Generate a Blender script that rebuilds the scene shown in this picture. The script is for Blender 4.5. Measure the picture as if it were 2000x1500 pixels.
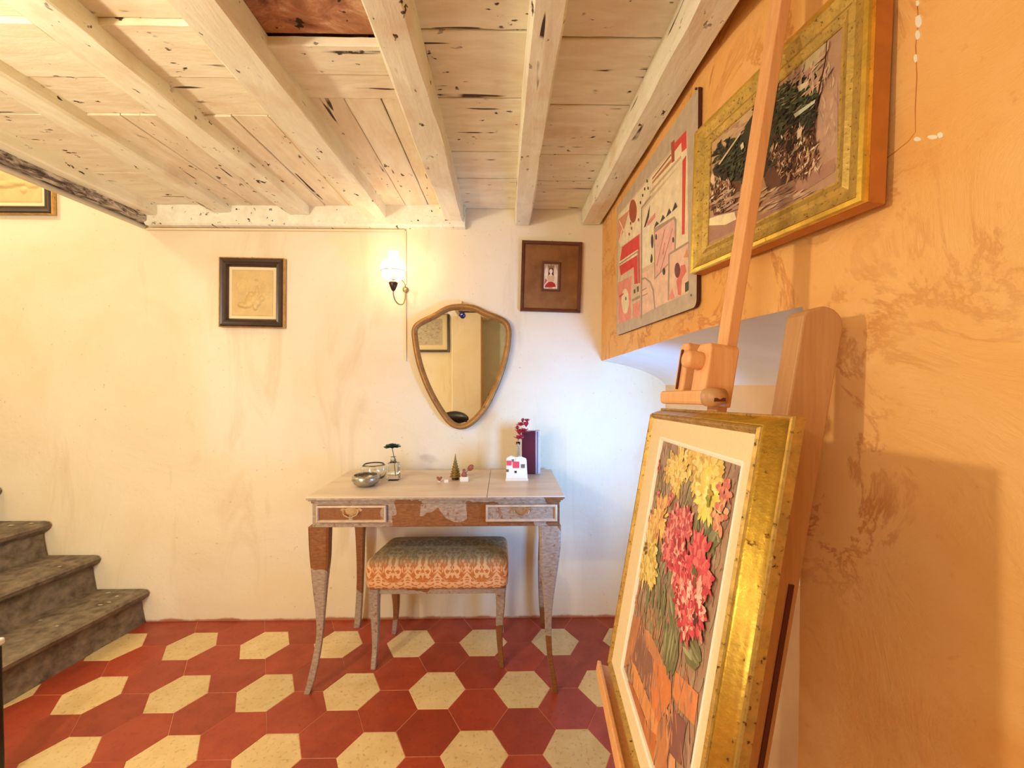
import bpy, bmesh, math, random
from mathutils import Vector as V, noise
for o in list(bpy.data.objects): bpy.data.objects.remove(o)
S = bpy.context.scene; C = S.collection; R = random.Random(7)
# ------------------------------------------------------------------ camera
F_PX = 813.0; ANG = math.radians(1.057); CAM = V((0, 0, 1.28))
cam = bpy.data.objects.new('camera', bpy.data.cameras.new('camera')); C.objects.link(cam); S.camera = cam
cam.data.sensor_width = 36; cam.data.lens = 36*F_PX/2000; cam.data.clip_start = 0.02
cam.location = CAM; cam.rotation_euler = (math.pi/2-ANG, 0, -ANG)
# ------------------------------------------------------------------ light
w = bpy.data.worlds.new('world'); S.world = w; w.use_nodes = True
w.node_tree.nodes['Background'].inputs[0].default_value = (1.0, .93, .82, 1); w.node_tree.nodes['Background'].inputs[1].default_value = .25
def light(name, kind, loc, power, col, size=.1, size_y=None, rot=None):
    L = bpy.data.lights.new(name, kind); L.energy = power; L.color = col
    if kind == 'AREA':
        L.size = size
        if size_y: L.shape = 'RECTANGLE'; L.size_y = size_y
    else: L.shadow_soft_size = size
    o = bpy.data.objects.new(name, L); C.objects.link(o); o.location = loc
    if rot: o.rotation_euler = rot
    return o
H = math.pi/2
light('sconce_bulb_light', 'POINT', (-.536, 2.03, 1.79), 1.35, (1, .74, .50), .03)
light('room_lamp_light', 'POINT', (-1.35, .32, 1.66), 25, (1, .88, .67), .045)
light('rear_fill_light', 'AREA', (-1.75, -1.52, 1.25), 17, (1, .97, .90), 1.0, 1.5, (H, 0, 0))  # soft fill added from behind the camera, out of view
nl = light('niche_window_light', 'AREA', (.79, 1.24, .90), 6.5, (.13, .40, 1), .30, .40)
nl.data.spread = math.radians(112); nl.rotation_euler = V((-.50, .84, .10)).to_track_quat('-Z', 'Y').to_euler()
light('stairwell_fill_light', 'POINT', (-2.9, 1.2, 2.9), 20, (1, .94, .78), .12)  # unseen source, added to brighten the left ceiling and stairwell
S.view_settings.view_transform = 'Standard'; S.view_settings.look = 'None'
S.view_settings.gamma = 1; S.view_settings.exposure = 0.80; S.view_settings.use_curve_mapping = False
# ------------------------------------------------------------------ pixel -> place helpers (measuring the photograph)
cF = V((math.sin(ANG)*math.cos(ANG), math.cos(ANG)*math.cos(ANG), -math.sin(ANG)))
cR = V((math.cos(ANG), -math.sin(ANG), 0)); cU = cR.cross(cF)
def ray(px, py): return cF + cR*((px-1000)/F_PX) + cU*((750-py)/F_PX)
def at(px, py, Y): d = ray(px, py); return CAM + d*(Y/d.y)
def on(px, py, o, n): d = ray(px, py); return CAM + d*((o-CAM).dot(n)/d.dot(n))
# ------------------------------------------------------------------ materials
def lin(c): return tuple((x/255/12.92 if x <= 10 else ((x/255+.055)/1.055)**2.4) for x in c)
def nodes(name):
    m = bpy.data.materials.new(name); m.use_nodes = True; nt = m.node_tree
    return m, nt, nt.nodes['Principled BSDF']
def nd(nt, t, **k):
    n = nt.nodes.new(t)
    for a, b in k.items():
        if a in n.inputs: n.inputs[a].default_value = b
        else: setattr(n, a, b)
    return n
def noise_n(nt, vec, scale, detail=5, rough=.6, dist=0):
    n = nd(nt, 'ShaderNodeTexNoise', Scale=scale, Detail=detail, Roughness=rough, Distortion=dist); nt.links.new(vec, n.inputs['Vector']); return n.outputs['Fac']
def ramp(nt, fac, a, b, lo=(0, 0, 0), hi=(1, 1, 1), mid=None):
    r = nd(nt, 'ShaderNodeValToRGB'); nt.links.new(fac, r.inputs[0]); e = r.color_ramp.elements
    e[0].position = a; e[0].color = (*lo, 1); e[1].position = b; e[1].color = (*hi, 1)
    if mid: x = e.new(mid[0]); x.color = (*mid[1], 1)
    return r.outputs[0]
def mix(nt, fac, a, b, mode='MIX'):
    m = nd(nt, 'ShaderNodeMix', data_type='RGBA', blend_type=mode)
    if isinstance(fac, float): m.inputs[0].default_value = fac
    else: nt.links.new(fac, m.inputs[0])
    for i, x in ((6, a), (7, b)):
        if isinstance(x, tuple): m.inputs[i].default_value = (*x, 1)
        else: nt.links.new(x, m.inputs[i])
    return m.outputs[2]
def bump(nt, p, h, st, dist=.01, base=None):
    b = nd(nt, 'ShaderNodeBump', Strength=st, Distance=dist); nt.links.new(h, b.inputs['Height'])
    if base: nt.links.new(base, b.inputs['Normal'])
    nt.links.new(b.outputs[0], p.inputs['Normal']); return b.outputs[0]
def coords(nt, sc=(1, 1, 1), kind='Object', loc=(0, 0, 0)):
    t = nd(nt, 'ShaderNodeTexCoord'); m = nd(nt, 'ShaderNodeMapping'); nt.links.new(t.outputs[kind], m.inputs[0])
    m.inputs['Scale'].default_value = sc; m.inputs['Location'].default_value = loc; return m.outputs[0]
def world_coords(nt, sc=(1, 1, 1)):
    t = nd(nt, 'ShaderNodeNewGeometry'); m = nd(nt, 'ShaderNodeMapping'); nt.links.new(t.outputs['Position'], m.inputs[0])
    m.inputs['Scale'].default_value = sc; return m.outputs[0]
def simple(name, c, rough=.5, metal=0, var=.25, scale=20, bs=.2, c2=None, sc=(1, 1, 1)):
    m, nt, p = nodes(name); c = lin(c); c2 = lin(c2) if c2 else tuple(x*(1-var) for x in c)
    v = coords(nt, sc); f = noise_n(nt, v, scale)
    nt.links.new(mix(nt, ramp(nt, f, .35, .68), c, c2), p.inputs['Base Color'])
    p.inputs['Roughness'].default_value = rough; p.inputs['Metallic'].default_value = metal
    if bs: bump(nt, p, f, bs, .004)
    return m
def plaster_cream():
    m, nt, p = nodes('plaster_cream'); v = world_coords(nt)
    a = noise_n(nt, v, 1.6, 6, .6, .6); b = noise_n(nt, v, 26, 4, .7); s = noise_n(nt, v, 60, 2, .5)
    col = mix(nt, ramp(nt, a, .35, .7), lin((240, 226, 194)), lin((232, 212, 170)))
    spots = ramp(nt, s, .70, .80, hi=(.5,)*3)
    col = mix(nt, spots, col, lin((165, 138, 98)))
    st = noise_n(nt, world_coords(nt, (2, 2, .5)), 2.2, 5, .6, 1)
    col = mix(nt, ramp(nt, st, .56, .8, hi=(.55,)*3), col, lin((205, 176, 128)))
    # red paint smear along the floor line
    g = nd(nt, 'ShaderNodeNewGeometry'); sx = nd(nt, 'ShaderNodeSeparateXYZ'); nt.links.new(g.outputs['Position'], sx.inputs[0])
    jit = nd(nt, 'ShaderNodeMath', operation='MULTIPLY_ADD'); nt.links.new(noise_n(nt, v, 5), jit.inputs[0]); jit.inputs[1].default_value = .05; nt.links.new(sx.outputs['Z'], jit.inputs[2])
    col = mix(nt, ramp(nt, jit.outputs[0], .030, .040, (1, 1, 1), (0, 0, 0)), col, lin((176, 110, 72)))
    nt.links.new(col, p.inputs['Base Color']); p.inputs['Roughness'].default_value = .85
    n1 = bump(nt, p, a, .35, .03); bump(nt, p, b, .25, .004, n1)
    return m
def plaster_orange():
    m, nt, p = nodes('plaster_orange'); v = world_coords(nt)
    a = noise_n(nt, v, 2.2, 5, .6, .8); big = noise_n(nt, v, 4.2, 9, .66, 1.1); fine = noise_n(nt, v, 40, 5, .7)
    col = mix(nt, ramp(nt, a, .3, .7), lin((244, 192, 116)), lin((234, 166, 80)))
    d = nd(nt, 'ShaderNodeMath', operation='SUBTRACT'); nt.links.new(big, d.inputs[0]); d.inputs[1].default_value = .53
    ab = nd(nt, 'ShaderNodeMath', operation='ABSOLUTE'); nt.links.new(d.outputs[0], ab.inputs[0])
    vein = ramp(nt, ab.outputs[0], .005, .034, (1, 1, 1), (0, 0, 0))
    msk = ramp(nt, noise_n(nt, v, 2.6, 3, .5), .38, .54)
    f = mix(nt, 1.0, vein, msk, 'MULTIPLY'); f2 = mix(nt, 1.0, f, (.7, .7, .7), 'MULTIPLY')
    b2 = noise_n(nt, v, 1.3, 6, .65, 1.8); col = mix(nt, ramp(nt, b2, .52, .72, hi=(.55,)*3), col, lin((222, 144, 62)))
    col = mix(nt, f2, col, lin((190, 106, 34)))
    col = mix(nt, ramp(nt, fine, .62, .8, hi=(.5,)*3), col, lin((204, 130, 60)))
    nt.links.new(col, p.inputs['Base Color']); p.inputs['Roughness'].default_value = .62
    n1 = bump(nt, p, big, .5, .02); bump(nt, p, fine, .2, .003, n1)
    return m
def painted_wood(name, c1, c2, sc, hole=.5, crack=lin((70, 45, 25))):
    m, nt, p = nodes(name); v = world_coords(nt, sc); g = noise_n(nt, v, 14, 8, .65, .4); w_ = world_coords(nt)
    col = mix(nt, ramp(nt, g, .35, .7), lin(c1), lin(c2))
    col = mix(nt, ramp(nt, noise_n(nt, w_, 5, 4), .55, .75, hi=(.5,)*3), col, lin((214, 178, 128)))
    h = noise_n(nt, world_coords(nt, tuple(.5+.5*s for s in sc)), 34, 3, .55); hm = noise_n(nt, w_, 4, 2)
    hmask = mix(nt, 1.0, ramp(nt, h, .655, .69), ramp(nt, hm, .46, .54), 'MULTIPLY')
    col = mix(nt, hmask, col, crack)
    lng = noise_n(nt, world_coords(nt, tuple(s*.6 if s < 1 else s*2.2 for s in sc)), 9, 2, .5)
    lm = mix(nt, 1.0, ramp(nt, lng, .675, .69), ramp(nt, noise_n(nt, w_, 6, 2), .5, .56), 'MULTIPLY')
    col = mix(nt, lm, col, crack)
    nt.links.new(col, p.inputs['Base Color']); p.inputs['Roughness'].default_value = .7
    n1 = bump(nt, p, g, .45, .006); bump(nt, p, hmask, -.6, .004, n1)
    return m
def flaky():
    m, nt, p = nodes('flaking_paint'); v = world_coords(nt, (1.4, .5, 1.4)); g = noise_n(nt, v, 30, 6, .7, .8)
    col = mix(nt, ramp(nt, g, .40, .50), lin((70, 52, 46)), mix(nt, ramp(nt, g, .5, .62), lin((150, 136, 122)), lin((214, 202, 180))))
    nt.links.new(col, p.inputs['Base Color']); p.inputs['Roughness'].default_value = .6; bump(nt, p, g, .8, .006); return m
def raw_wood():
    m, nt, p = nodes('bare_brown_board'); v = world_coords(nt, (.6, 1, 1)); g = noise_n(nt, v, 13, 7, .68, 1.0)
    col = ramp(nt, g, .3, .72, lin((120, 66, 40)), lin((232, 196, 158)), (.5, lin((186, 128, 88))))
    col = mix(nt, ramp(nt, noise_n(nt, world_coords(nt), 28, 2), .66, .70), col, lin((50, 22, 12)))
    nt.links.new(col, p.inputs['Base Color']); p.inputs['Roughness'].default_value = .75; bump(nt, p, g, .6, .01); return m
def tile_mat(name, a, b, speck):
    m, nt, p = nodes(name); v = world_coords(nt); inf = nd(nt, 'ShaderNodeObjectInfo')
    n1 = noise_n(nt, v, 9, 5, .65); n2 = noise_n(nt, v, 70, 3, .6)
    col = mix(nt, ramp(nt, n1, .3, .7), lin(a), lin(b))
    col = mix(nt, ramp(nt, n2, .56, .74, hi=(.65,)*3), col, lin(speck))
    rv = ramp(nt, inf.outputs['Random'], 0, 1, (.86, .86, .86), (1.08, 1.04, 1.02))
    nt.links.new(mix(nt, 1.0, col, rv, 'MULTIPLY'), p.inputs['Base Color'])
    nt.links.new(ramp(nt, n1, .2, .8, (.28,)*3, (.5,)*3), p.inputs['Roughness']); bump(nt, p, n2, .08, .001); return m
def gold(name, c, dark, rough=.32, wear=.5, metal=.85, scale=24):
    m, nt, p = nodes(name); v = coords(nt); a = noise_n(nt, v, scale, 6, .7); b = noise_n(nt, v, scale*4, 3, .6)
    col = mix(nt, ramp(nt, a, .38, .62), lin(c), tuple(x*.72 for x in lin(c)))
    col = mix(nt, ramp(nt, b, .66-.1*wear, .74-.08*wear), col, lin(dark))
    nt.links.new(col, p.inputs['Base Color']); p.inputs['Metallic'].default_value = metal
    nt.links.new(ramp(nt, a, .2, .8, (rough*.8,)*3, (rough*1.6,)*3), p.inputs['Roughness']); bump(nt, p, b, .35, .002); return m
def silver_leaf(name, sc=7.0, loc=(0, 0, 0)):
    # silvered finish worn through in blocky patches to brown wood
    m, nt, p = nodes(name); v = coords(nt, (1, 1, .7), loc=loc); g = noise_n(nt, coords(nt, (1, 1, 3)), 60, 5, .6)
    vo = nd(nt, 'ShaderNodeTexVoronoi', Scale=sc, distance='CHEBYCHEV'); vo.inputs['Randomness'].default_value = .9
    wv = nd(nt, 'ShaderNodeMixRGB', blend_type='ADD'); wv.inputs[0].default_value = .06
    nn = nd(nt, 'ShaderNodeTexNoise', Scale=9.0); nt.links.new(v, nn.inputs['Vector']); nt.links.new(v, wv.inputs[1]); nt.links.new(nn.outputs['Color'], wv.inputs[2])
    nt.links.new(wv.outputs[0], vo.inputs['Vector'])
    sp = nd(nt, 'ShaderNodeSeparateColor'); nt.links.new(vo.outputs['Color'], sp.inputs[0])
    patch = ramp(nt, sp.outputs[0], .60, .61)
    edge = ramp(nt, noise_n(nt, v, 38, 4, .7), .60, .66)
    sil = mix(nt, ramp(nt, g, .3, .7), lin((190, 172, 148)), lin((150, 128, 104)))
    bro = mix(nt, ramp(nt, g, .3, .7), lin((160, 104, 56)), lin((122, 78, 40)))
    col = mix(nt, patch, sil, bro); col = mix(nt, edge, col, lin((150, 104, 72)))
    nt.links.new(col, p.inputs['Base Color']); p.inputs['Metallic'].default_value = .25; p.inputs['Roughness'].default_value = .42
    bump(nt, p, patch, -.3, .001); return m
def damask():
    m, nt, p = nodes('damask_fabric'); t = nd(nt, 'ShaderNodeTexCoord'); sx = nd(nt, 'ShaderNodeSeparateXYZ'); nt.links.new(t.outputs['Object'], sx.inputs[0])
    def pp(o, s):
        n = nd(nt, 'ShaderNodeMath', operation='PINGPONG'); nt.links.new(o, n.inputs[0]); n.inputs[1].default_value = s; return n.outputs[0]
    yz = nd(nt, 'ShaderNodeMath', operation='SUBTRACT'); nt.links.new(sx.outputs['Z'], yz.inputs[0]); nt.links.new(sx.outputs['Y'], yz.inputs[1])
    cb = nd(nt, 'ShaderNodeCombineXYZ'); nt.links.new(pp(sx.outputs['X'], .064), cb.inputs[0]); nt.links.new(yz.outputs[0], cb.inputs[2])
    f = noise_n(nt, cb.outputs[0], 25, 2.6, .55, 2.4)
    col = mix(nt, ramp(nt, f, .475, .50), lin((196, 112, 44)), lin((230, 178, 122)))
    # the table's shade on the cushion top, painted in as an olive tone
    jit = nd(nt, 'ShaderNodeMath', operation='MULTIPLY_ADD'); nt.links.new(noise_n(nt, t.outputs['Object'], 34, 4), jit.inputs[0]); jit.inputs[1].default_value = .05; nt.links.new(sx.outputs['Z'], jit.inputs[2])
    top_shade = mix(nt, ramp(nt, f, .45, .55), lin((136, 118, 78)), lin((164, 146, 100)))
    col = mix(nt, ramp(nt, jit.outputs[0], .470, .520), col, top_shade)
    nt.links.new(col, p.inputs['Base Color']); p.inputs['Roughness'].default_value = .75; p.inputs['Sheen Weight'].default_value = .03
    bump(nt, p, f, .3, .002); return m
def beech(name, c1, c2, sc=(24, 24, .9)):
    m, nt, p = nodes(name); g = noise_n(nt, coords(nt, sc), 4, 6, .6, .1); q = noise_n(nt, coords(nt, tuple(s*4 for s in sc)), 14, 2)
    col = mix(nt, ramp(nt, g, .3, .7), lin(c1), lin(c2)); col = mix(nt, ramp(nt, q, .6, .7, hi=(.3,)*3), col, lin((160, 92, 48)))
    nt.links.new(col, p.inputs['Base Color']); p.inputs['Roughness'].default_value = .45; bump(nt, p, g, .1, .002); return m
def attr_paint(name, rough=.55, bs=.2, scale=140):
    m, nt, p = nodes(name); a = nd(nt, 'ShaderNodeAttribute', attribute_name='Col')
    f = noise_n(nt, coords(nt), scale, 4, .6); g = noise_n(nt, coords(nt), 30, 5, .7)
    nt.links.new(mix(nt, 1.0, a.outputs['Color'], ramp(nt, g, .3, .7, (.82,)*3, (1.12,)*3), 'MULTIPLY'), p.inputs['Base Color'])
    p.inputs['Roughness'].default_value = rough
    if bs: bump(nt, p, f, bs, .002)
    return m
def glass_m(name, col=(.95, .97, .95), rough=.03):
    m, nt, p = nodes(name); p.inputs['Base Color'].default_value = (*col, 1); p.inputs['Transmission Weight'].default_value = 1
    p.inputs['Roughness'].default_value = rough; p.inputs['IOR'].default_value = 1.45; return m
def shade_glow(name, col, st):
    m, nt, p = nodes(name); out = nt.nodes['Material Output']
    tr = nd(nt, 'ShaderNodeBsdfTransparent'); tr.inputs[0].default_value = (1, .93, .8, 1)
    p.inputs['Base Color'].default_value = (.95, .93, .88, 1); p.inputs['Emission Color'].default_value = (*col, 1); p.inputs['Emission Strength'].default_value = st
    mx = nd(nt, 'ShaderNodeMixShader'); mx.inputs[0].default_value = .45
    nt.links.new(tr.outputs[0], mx.inputs[1]); nt.links.new(p.outputs[0], mx.inputs[2]); nt.links.new(mx.outputs[0], out.inputs[0]); return m
M = dict(
    cream=plaster_cream(), orange=plaster_orange(),
    white_plaster=simple('white_plaster', (246, 238, 222), .7, 0, .08, 5, .3),
    recess=simple('recess_plaster', (240, 196, 140), .8, 0, .12, 6, .3),
    beam=painted_wood('beam_paint', (246, 242, 214), (232, 222, 188), (1.6, .35, 1.6)),
    plank=painted_wood('plank_paint', (246, 238, 208), (230, 214, 178), (.35, 1.6, 1.6)),
    plank_long=painted_wood('plank_paint_lengthwise', (240, 228, 198), (222, 202, 164), (1.6, .35, 1.6)),
    flaky=flaky(), raw=raw_wood(),
    pipe=simple('pipe_paint', (232, 224, 206), .3, .1, .1, 8, .05),
    tile_red=tile_mat('tile_red', (172, 72, 44), (148, 56, 36), (120, 44, 30)),
    tile_cream=tile_mat('tile_cream', (228, 204, 150), (212, 184, 126), (150, 122, 74)),
    grout=simple('grout', (222, 150, 110), .8, 0, .2, 40, .1),
    stone=simple('step_stone', (138, 122, 98), .8, 0, .4, 22, .9, (88, 74, 58)),
    stone_fleck=simple('paint_fleck', (196, 184, 160), .7, 0, .2, 30, .1),
    silver=silver_leaf('silvered_wood', 6.0), silver_leg=silver_leaf('silvered_leg', 4.3, (1.31, .22, .55)),
    table_top=simple('table_top_paint', (226, 206, 178), .42, .05, .12, 6, .06, (206, 184, 156), (.5, 2, 1)),
    moulding=simple('drawer_moulding_paint', (222, 198, 166), .4, .2, .25, 30, .2),
    brass_dull=gold('dull_brass', (206, 172, 120), (110, 80, 50), .4, .2),
    drawer=silver_leaf('drawer_front_finish', 8.0, (.1, .4, .9)),
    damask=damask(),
    beech=beech('beech_wood', (240, 182, 120), (226, 158, 98)), beech_lin=beech('beech_wood_board', (206, 156, 102), (190, 138, 86)),
    slot=simple('slot_shade', (96, 40, 24), .7, 0, .1, 20, 0),
    gold=gold('gilt', (220, 178, 72), (110, 74, 28), .32, .15), gold_worn=gold('worn_gilt', (206, 166, 84), (92, 62, 30), .42, .55, .7, 34),
    gold_face=gold('rubbed_gilt', (214, 180, 92), (120, 88, 44), .42, .6, .6, 40), gold_lip=gold('bright_gilt', (250, 214, 96), (160, 110, 40), .28, .1, .8), frame_side=simple('frame_side_wood', (206, 128, 52), .5, 0, .2, 20, .1),
    mat_cream=simple('mount_linen', (240, 216, 168), .8, 0, .06, 120, .25), fillet=simple('white_fillet', (248, 240, 216), .5, 0, .03, 20, .05),
    paint=attr_paint('oil_paint'), print=attr_paint('printed_sheet', .5, .06, 60),
    poster_edge=simple('poster_edge', (84, 34, 24), .6, 0, .1, 20, 0),
    darkwood=simple('dark_stained_wood', (66, 46, 34), .32, 0, .35, 22, .15), redwood=simple('reddish_wood', (104, 52, 26), .4, 0, .3, 22, .15),
    gilt_edge=gold('gilt_edge', (210, 170, 110), (110, 80, 50), .4, .2), relief=simple('relief_plate', (222, 190, 122), .55, .1, .18, 12, .35),
    burlap=simple('burlap', (150, 100, 50), .9, 0, .25, 9, .5, (118, 74, 30)),
    mirror_frame=gold('bronze_gilt', (172, 124, 62), (104, 66, 28), .42, .3, .5, 12),
    rope=simple('cord', (150, 110, 60), .7, 0, .1, 40, 0), black=simple('black_lacquer', (24, 20, 20), .35, 0, .2, 20, .05),
    blue=simple('blue_glass_bead', (34, 40, 96), .15, 0, .1, 20, 0), white=simple('white_enamel', (238, 236, 228), .3, 0, .05, 20, 0),
    green=simple('dark_green_petals', (18, 62, 40), .55, 0, .4, 60, .2), stem=simple('stem', (120, 104, 76), .6, 0, .2, 30, .1),
    red=simple('red_petals', (196, 44, 60), .4, 0, .35, 60, .1), burgundy=simple('burgundy_cover', (92, 14, 26), .35, 0, .15, 10, .05),
    page=simple('silver_grey_edge', (196, 190, 190), .35, .3, .1, 80, .1), card=simple('cream_card', (240, 228, 200), .6, 0, .08, 20, .05),
    pinkred=simple('coral_red', (232, 70, 76), .5, 0, .05, 20, 0), brownred=simple('russet_disc', (160, 84, 56), .4, 0, .3, 60, .1),
    mercury=gold('silvered_glass', (190, 184, 166), (90, 84, 66), .22, .2, .8, 30), olive_gold=gold('olive_gold', (150, 122, 60), (52, 44, 24), .4, .5, .7, 60),
    glass=glass_m('clear_glass'), glass_green=glass_m('bottle_glass', (.93, .97, .92)),
    lamp_dark=simple('dark_bronze', (78, 56, 44), .35, .6, .2, 20, 0), lamp_metal=simple('aged_brass', (176, 150, 104), .35, .7, .2, 20, 0),
    cable=simple('cable_cover', (236, 214, 170), .5, 0, .05, 10, 0), teal=simple('grey_green_paint', (226, 240, 222), .7, 0, .2, 4, .1),
    drawing=attr_paint('pencil_sheet', .6, 0),
)
m, nt, p = nodes('mirror_silver'); p.inputs['Base Color'].default_value = (.92, .93, .88, 1); p.inputs['Metallic'].default_value = 1; p.inputs['Roughness'].default_value = .015; M['mirror'] = m
M['shade'] = shade_glow('opal_glass', (1, .93, .80), 3.5); M['cup'] = shade_glow('lamp_cup_glass', (1, .88, .66), .6)
m, nt, p = nodes('daylit_pane'); p.inputs['Emission Color'].default_value = (.7, .85, 1, 1); p.inputs['Emission Strength'].default_value = .8; M['pane'] = m
# ------------------------------------------------------------------ mesh builders (all in world coordinates)
class MB:
    def __init__(s): s.v = []; s.f = []; s.c = []; s.sm = []
    def add(s, vs, fs, col=None, smooth=False):
        b = len(s.v); s.v += [tuple(x) for x in vs]
        for f in fs: s.f.append(tuple(b+i for i in f)); s.c.append(col); s.sm.append(smooth)
        return s
    def box(s, a, b):
        x0, y0, z0 = a; x1, y1, z1 = b
        return s.add([(x0,y0,z0),(x1,y0,z0),(x1,y1,z0),(x0,y1,z0),(x0,y0,z1),(x1,y0,z1),(x1,y1,z1),(x0,y1,z1)],
                     [(3,2,1,0),(4,5,6,7),(0,1,5,4),(1,2,6,5),(2,3,7,6),(3,0,4,7)])
    def obox(s, c, ax, half):
        c = V(c); a, b, d = [V(x)*h for x, h in zip(ax, half)]
        vs = [c+a*i+b*j+d*k for k in (-1, 1) for j in (-1, 1) for i in (-1, 1)]
        return s.add(vs, [(0,2,3,1),(4,5,7,6),(0,1,5,4),(1,3,7,5),(3,2,6,7),(2,0,4,6)])
    def rings(s, rs, cap=True, smooth=True, closed=False):
        n = len(rs[0]); vs = [p for r in rs for p in r]; fs = []
        m_ = len(rs)
        for i in range(m_ if closed else m_-1):
            for j in range(n):
                a = i*n+j; b = i*n+(j+1) % n; k = ((i+1) % m_)*n
                fs.append((a, b, k+(j+1) % n, k+j))
        s.add(vs, fs, None, smooth)
        if cap and not closed:
            b0 = len(s.v)-len(vs); s.f.append(tuple(b0+j for j in reversed(range(n)))); s.f.append(tuple(b0+(m_-1)*n+j for j in range(n))); s.c += [None]*2; s.sm += [False]*2
        return s
    def tube(s, pts, r, seg=10, cap=True):
        pts = [V(q) for q in pts]; rs = []; up = None
        for i, q in enumerate(pts):
            t = (pts[min(i+1, len(pts)-1)]-pts[max(i-1, 0)]).normalized()
            if up is None: up = V((0, 0, 1)) if abs(t.z) < .9 else V((1, 0, 0))
            a = t.cross(up).normalized(); up = a.cross(t).normalized(); rr = r[i] if isinstance(r, (list, tuple)) else r
            rs.append([q+(a*math.cos(k*2*math.pi/seg)+up*math.sin(k*2*math.pi/seg))*rr for k in range(seg)])
        return s.rings(rs, cap)
    def lathe(s, c, prof, seg=24, axis=(0, 0, 1), cap=True, sx=1, sy=1):
        c = V(c); ax = V(axis).normalized(); a = ax.orthogonal().normalized() if abs(ax.z) < .99 else V((1, 0, 0)); b = ax.cross(a)
        return s.rings([[c+ax*h+(a*math.cos(k*2*math.pi/seg)*sx+b*math.sin(k*2*math.pi/seg)*sy)*r for k in range(seg)] for r, h in prof], cap)
    def sweep(s, pts, sizes, cham=.25):     # square section with chamfered corners, along z-ish path
        rs = []
        for q, (hx, hy) in zip(pts, sizes):
            q = V(q); cx, cy = hx*cham, hy*cham
            rs.append([q+V(t) for t in ((hx, -hy+cy, 0), (hx, hy-cy, 0), (hx-cx, hy, 0), (-hx+cx, hy, 0), (-hx, hy-cy, 0), (-hx, -hy+cy, 0), (-hx+cx, -hy, 0), (hx-cx, -hy, 0))])
        return s.rings(rs, True, False)
    def prism(s, pts, d):
        pts = [V(q) for q in pts]; d = V(d); n = len(pts)
        return s.add(pts+[q+d for q in pts], [tuple(range(n))]+[tuple(range(2*n-1, n-1, -1))]+[(i, n+i, n+(i+1) % n, (i+1) % n) for i in range(n)])
    def build(s, name, mat, parent=None, bevel=0, origin=None, subsurf=0):
        vs = [V(q) for q in s.v]
        if parent is not None:
            o = V((0, 0, 0)); q = parent
            while q is not None: o += V(q.location); q = q.parent
            base = o; loc = V((0, 0, 0))
        else:
            if origin is None:
                xs, ys, zs = zip(*s.v); origin = ((min(xs)+max(xs))/2, (min(ys)+max(ys))/2, min(zs))
            base = V(origin); loc = base
        me = bpy.data.meshes.new(name); me.from_pydata([tuple(q-base) for q in vs], [], s.f)
        if any(c is not None for c in s.c):
            ca = me.color_attributes.new('Col', 'FLOAT_COLOR', 'CORNER')
            for poly in me.polygons:
                c = s.c[poly.index] or (.5, .5, .5)
                for li in poly.loop_indices: ca.data[li].color = (*c, 1)
        for poly, sm in zip(me.polygons, s.sm): poly.use_smooth = sm
        if not any(c is not None for c in s.c):
            bm = bmesh.new(); bm.from_mesh(me); bmesh.ops.recalc_face_normals(bm, faces=bm.faces); bm.to_mesh(me); bm.free()
        me.materials.append(mat); ob = bpy.data.objects.new(name, me); C.objects.link(ob); ob.location = loc
        if parent is not None: ob.parent = parent
        if bevel: b = ob.modifiers.new('bevel', 'BEVEL'); b.width = bevel; b.segments = 2; b.limit_method = 'ANGLE'; b.angle_limit = .6
        if subsurf: b = ob.modifiers.new('subsurf', 'SUBSURF'); b.levels = b.render_levels = subsurf
        return ob
def tag(o, label=None, cat=None, group=None, kind=None):
    for k, x in (('label', label), ('category', cat), ('group', group), ('kind', kind)):
        if x: o[k] = x
    return o
def thing(name, loc, label, cat, group=None):
    o = bpy.data.objects.new(name, None); C.objects.link(o); o.location = loc; o.empty_display_size = .05
    return tag(o, label, cat, group)
def struct(name, mb, mat, **k): return tag(mb.build(name, mat, None, origin=(0, 0, 0), **k), kind='structure')
def frame_ring(mb, O, U, Vv, N, w, h, prof, smooth=False):
    rs = []
    for ins, ht in prof:
        rs.append([O+U*(sx*(w/2-ins))+Vv*(sy*(h/2-ins))+N*ht for sx, sy in ((-1, -1), (1, -1), (1, 1), (-1, 1))])
    return mb.rings(rs, False, smooth, closed=True)
def smooth_loop(pts, n=6):
    out = []; m_ = len(pts)
    for i in range(m_):
        p0, p1, p2, p3 = [V(pts[(i+k) % m_]) for k in (-1, 0, 1, 2)]
        for k in range(n):
            t = k/n; out.append(.5*((2*p1)+(p2-p0)*t+(2*p0-5*p1+4*p2-p3)*t*t+(3*p1-p0-3*p2+p3)*t**3))
    return out
def smooth_path(pts, n=5):
    out = []; m_ = len(pts)
    for i in range(m_-1):
        p0, p1, p2, p3 = [V(pts[max(0, min(m_-1, i+k))]) for k in (-1, 0, 1, 2)]
        for k in range(n):
            t = k/n; out.append(.5*((2*p1)+(p2-p0)*t+(2*p0-5*p1+4*p2-p3)*t*t+(3*p1-p0-3*p2+p3)*t**3))
    out.append(V(pts[-1])); return out
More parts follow.
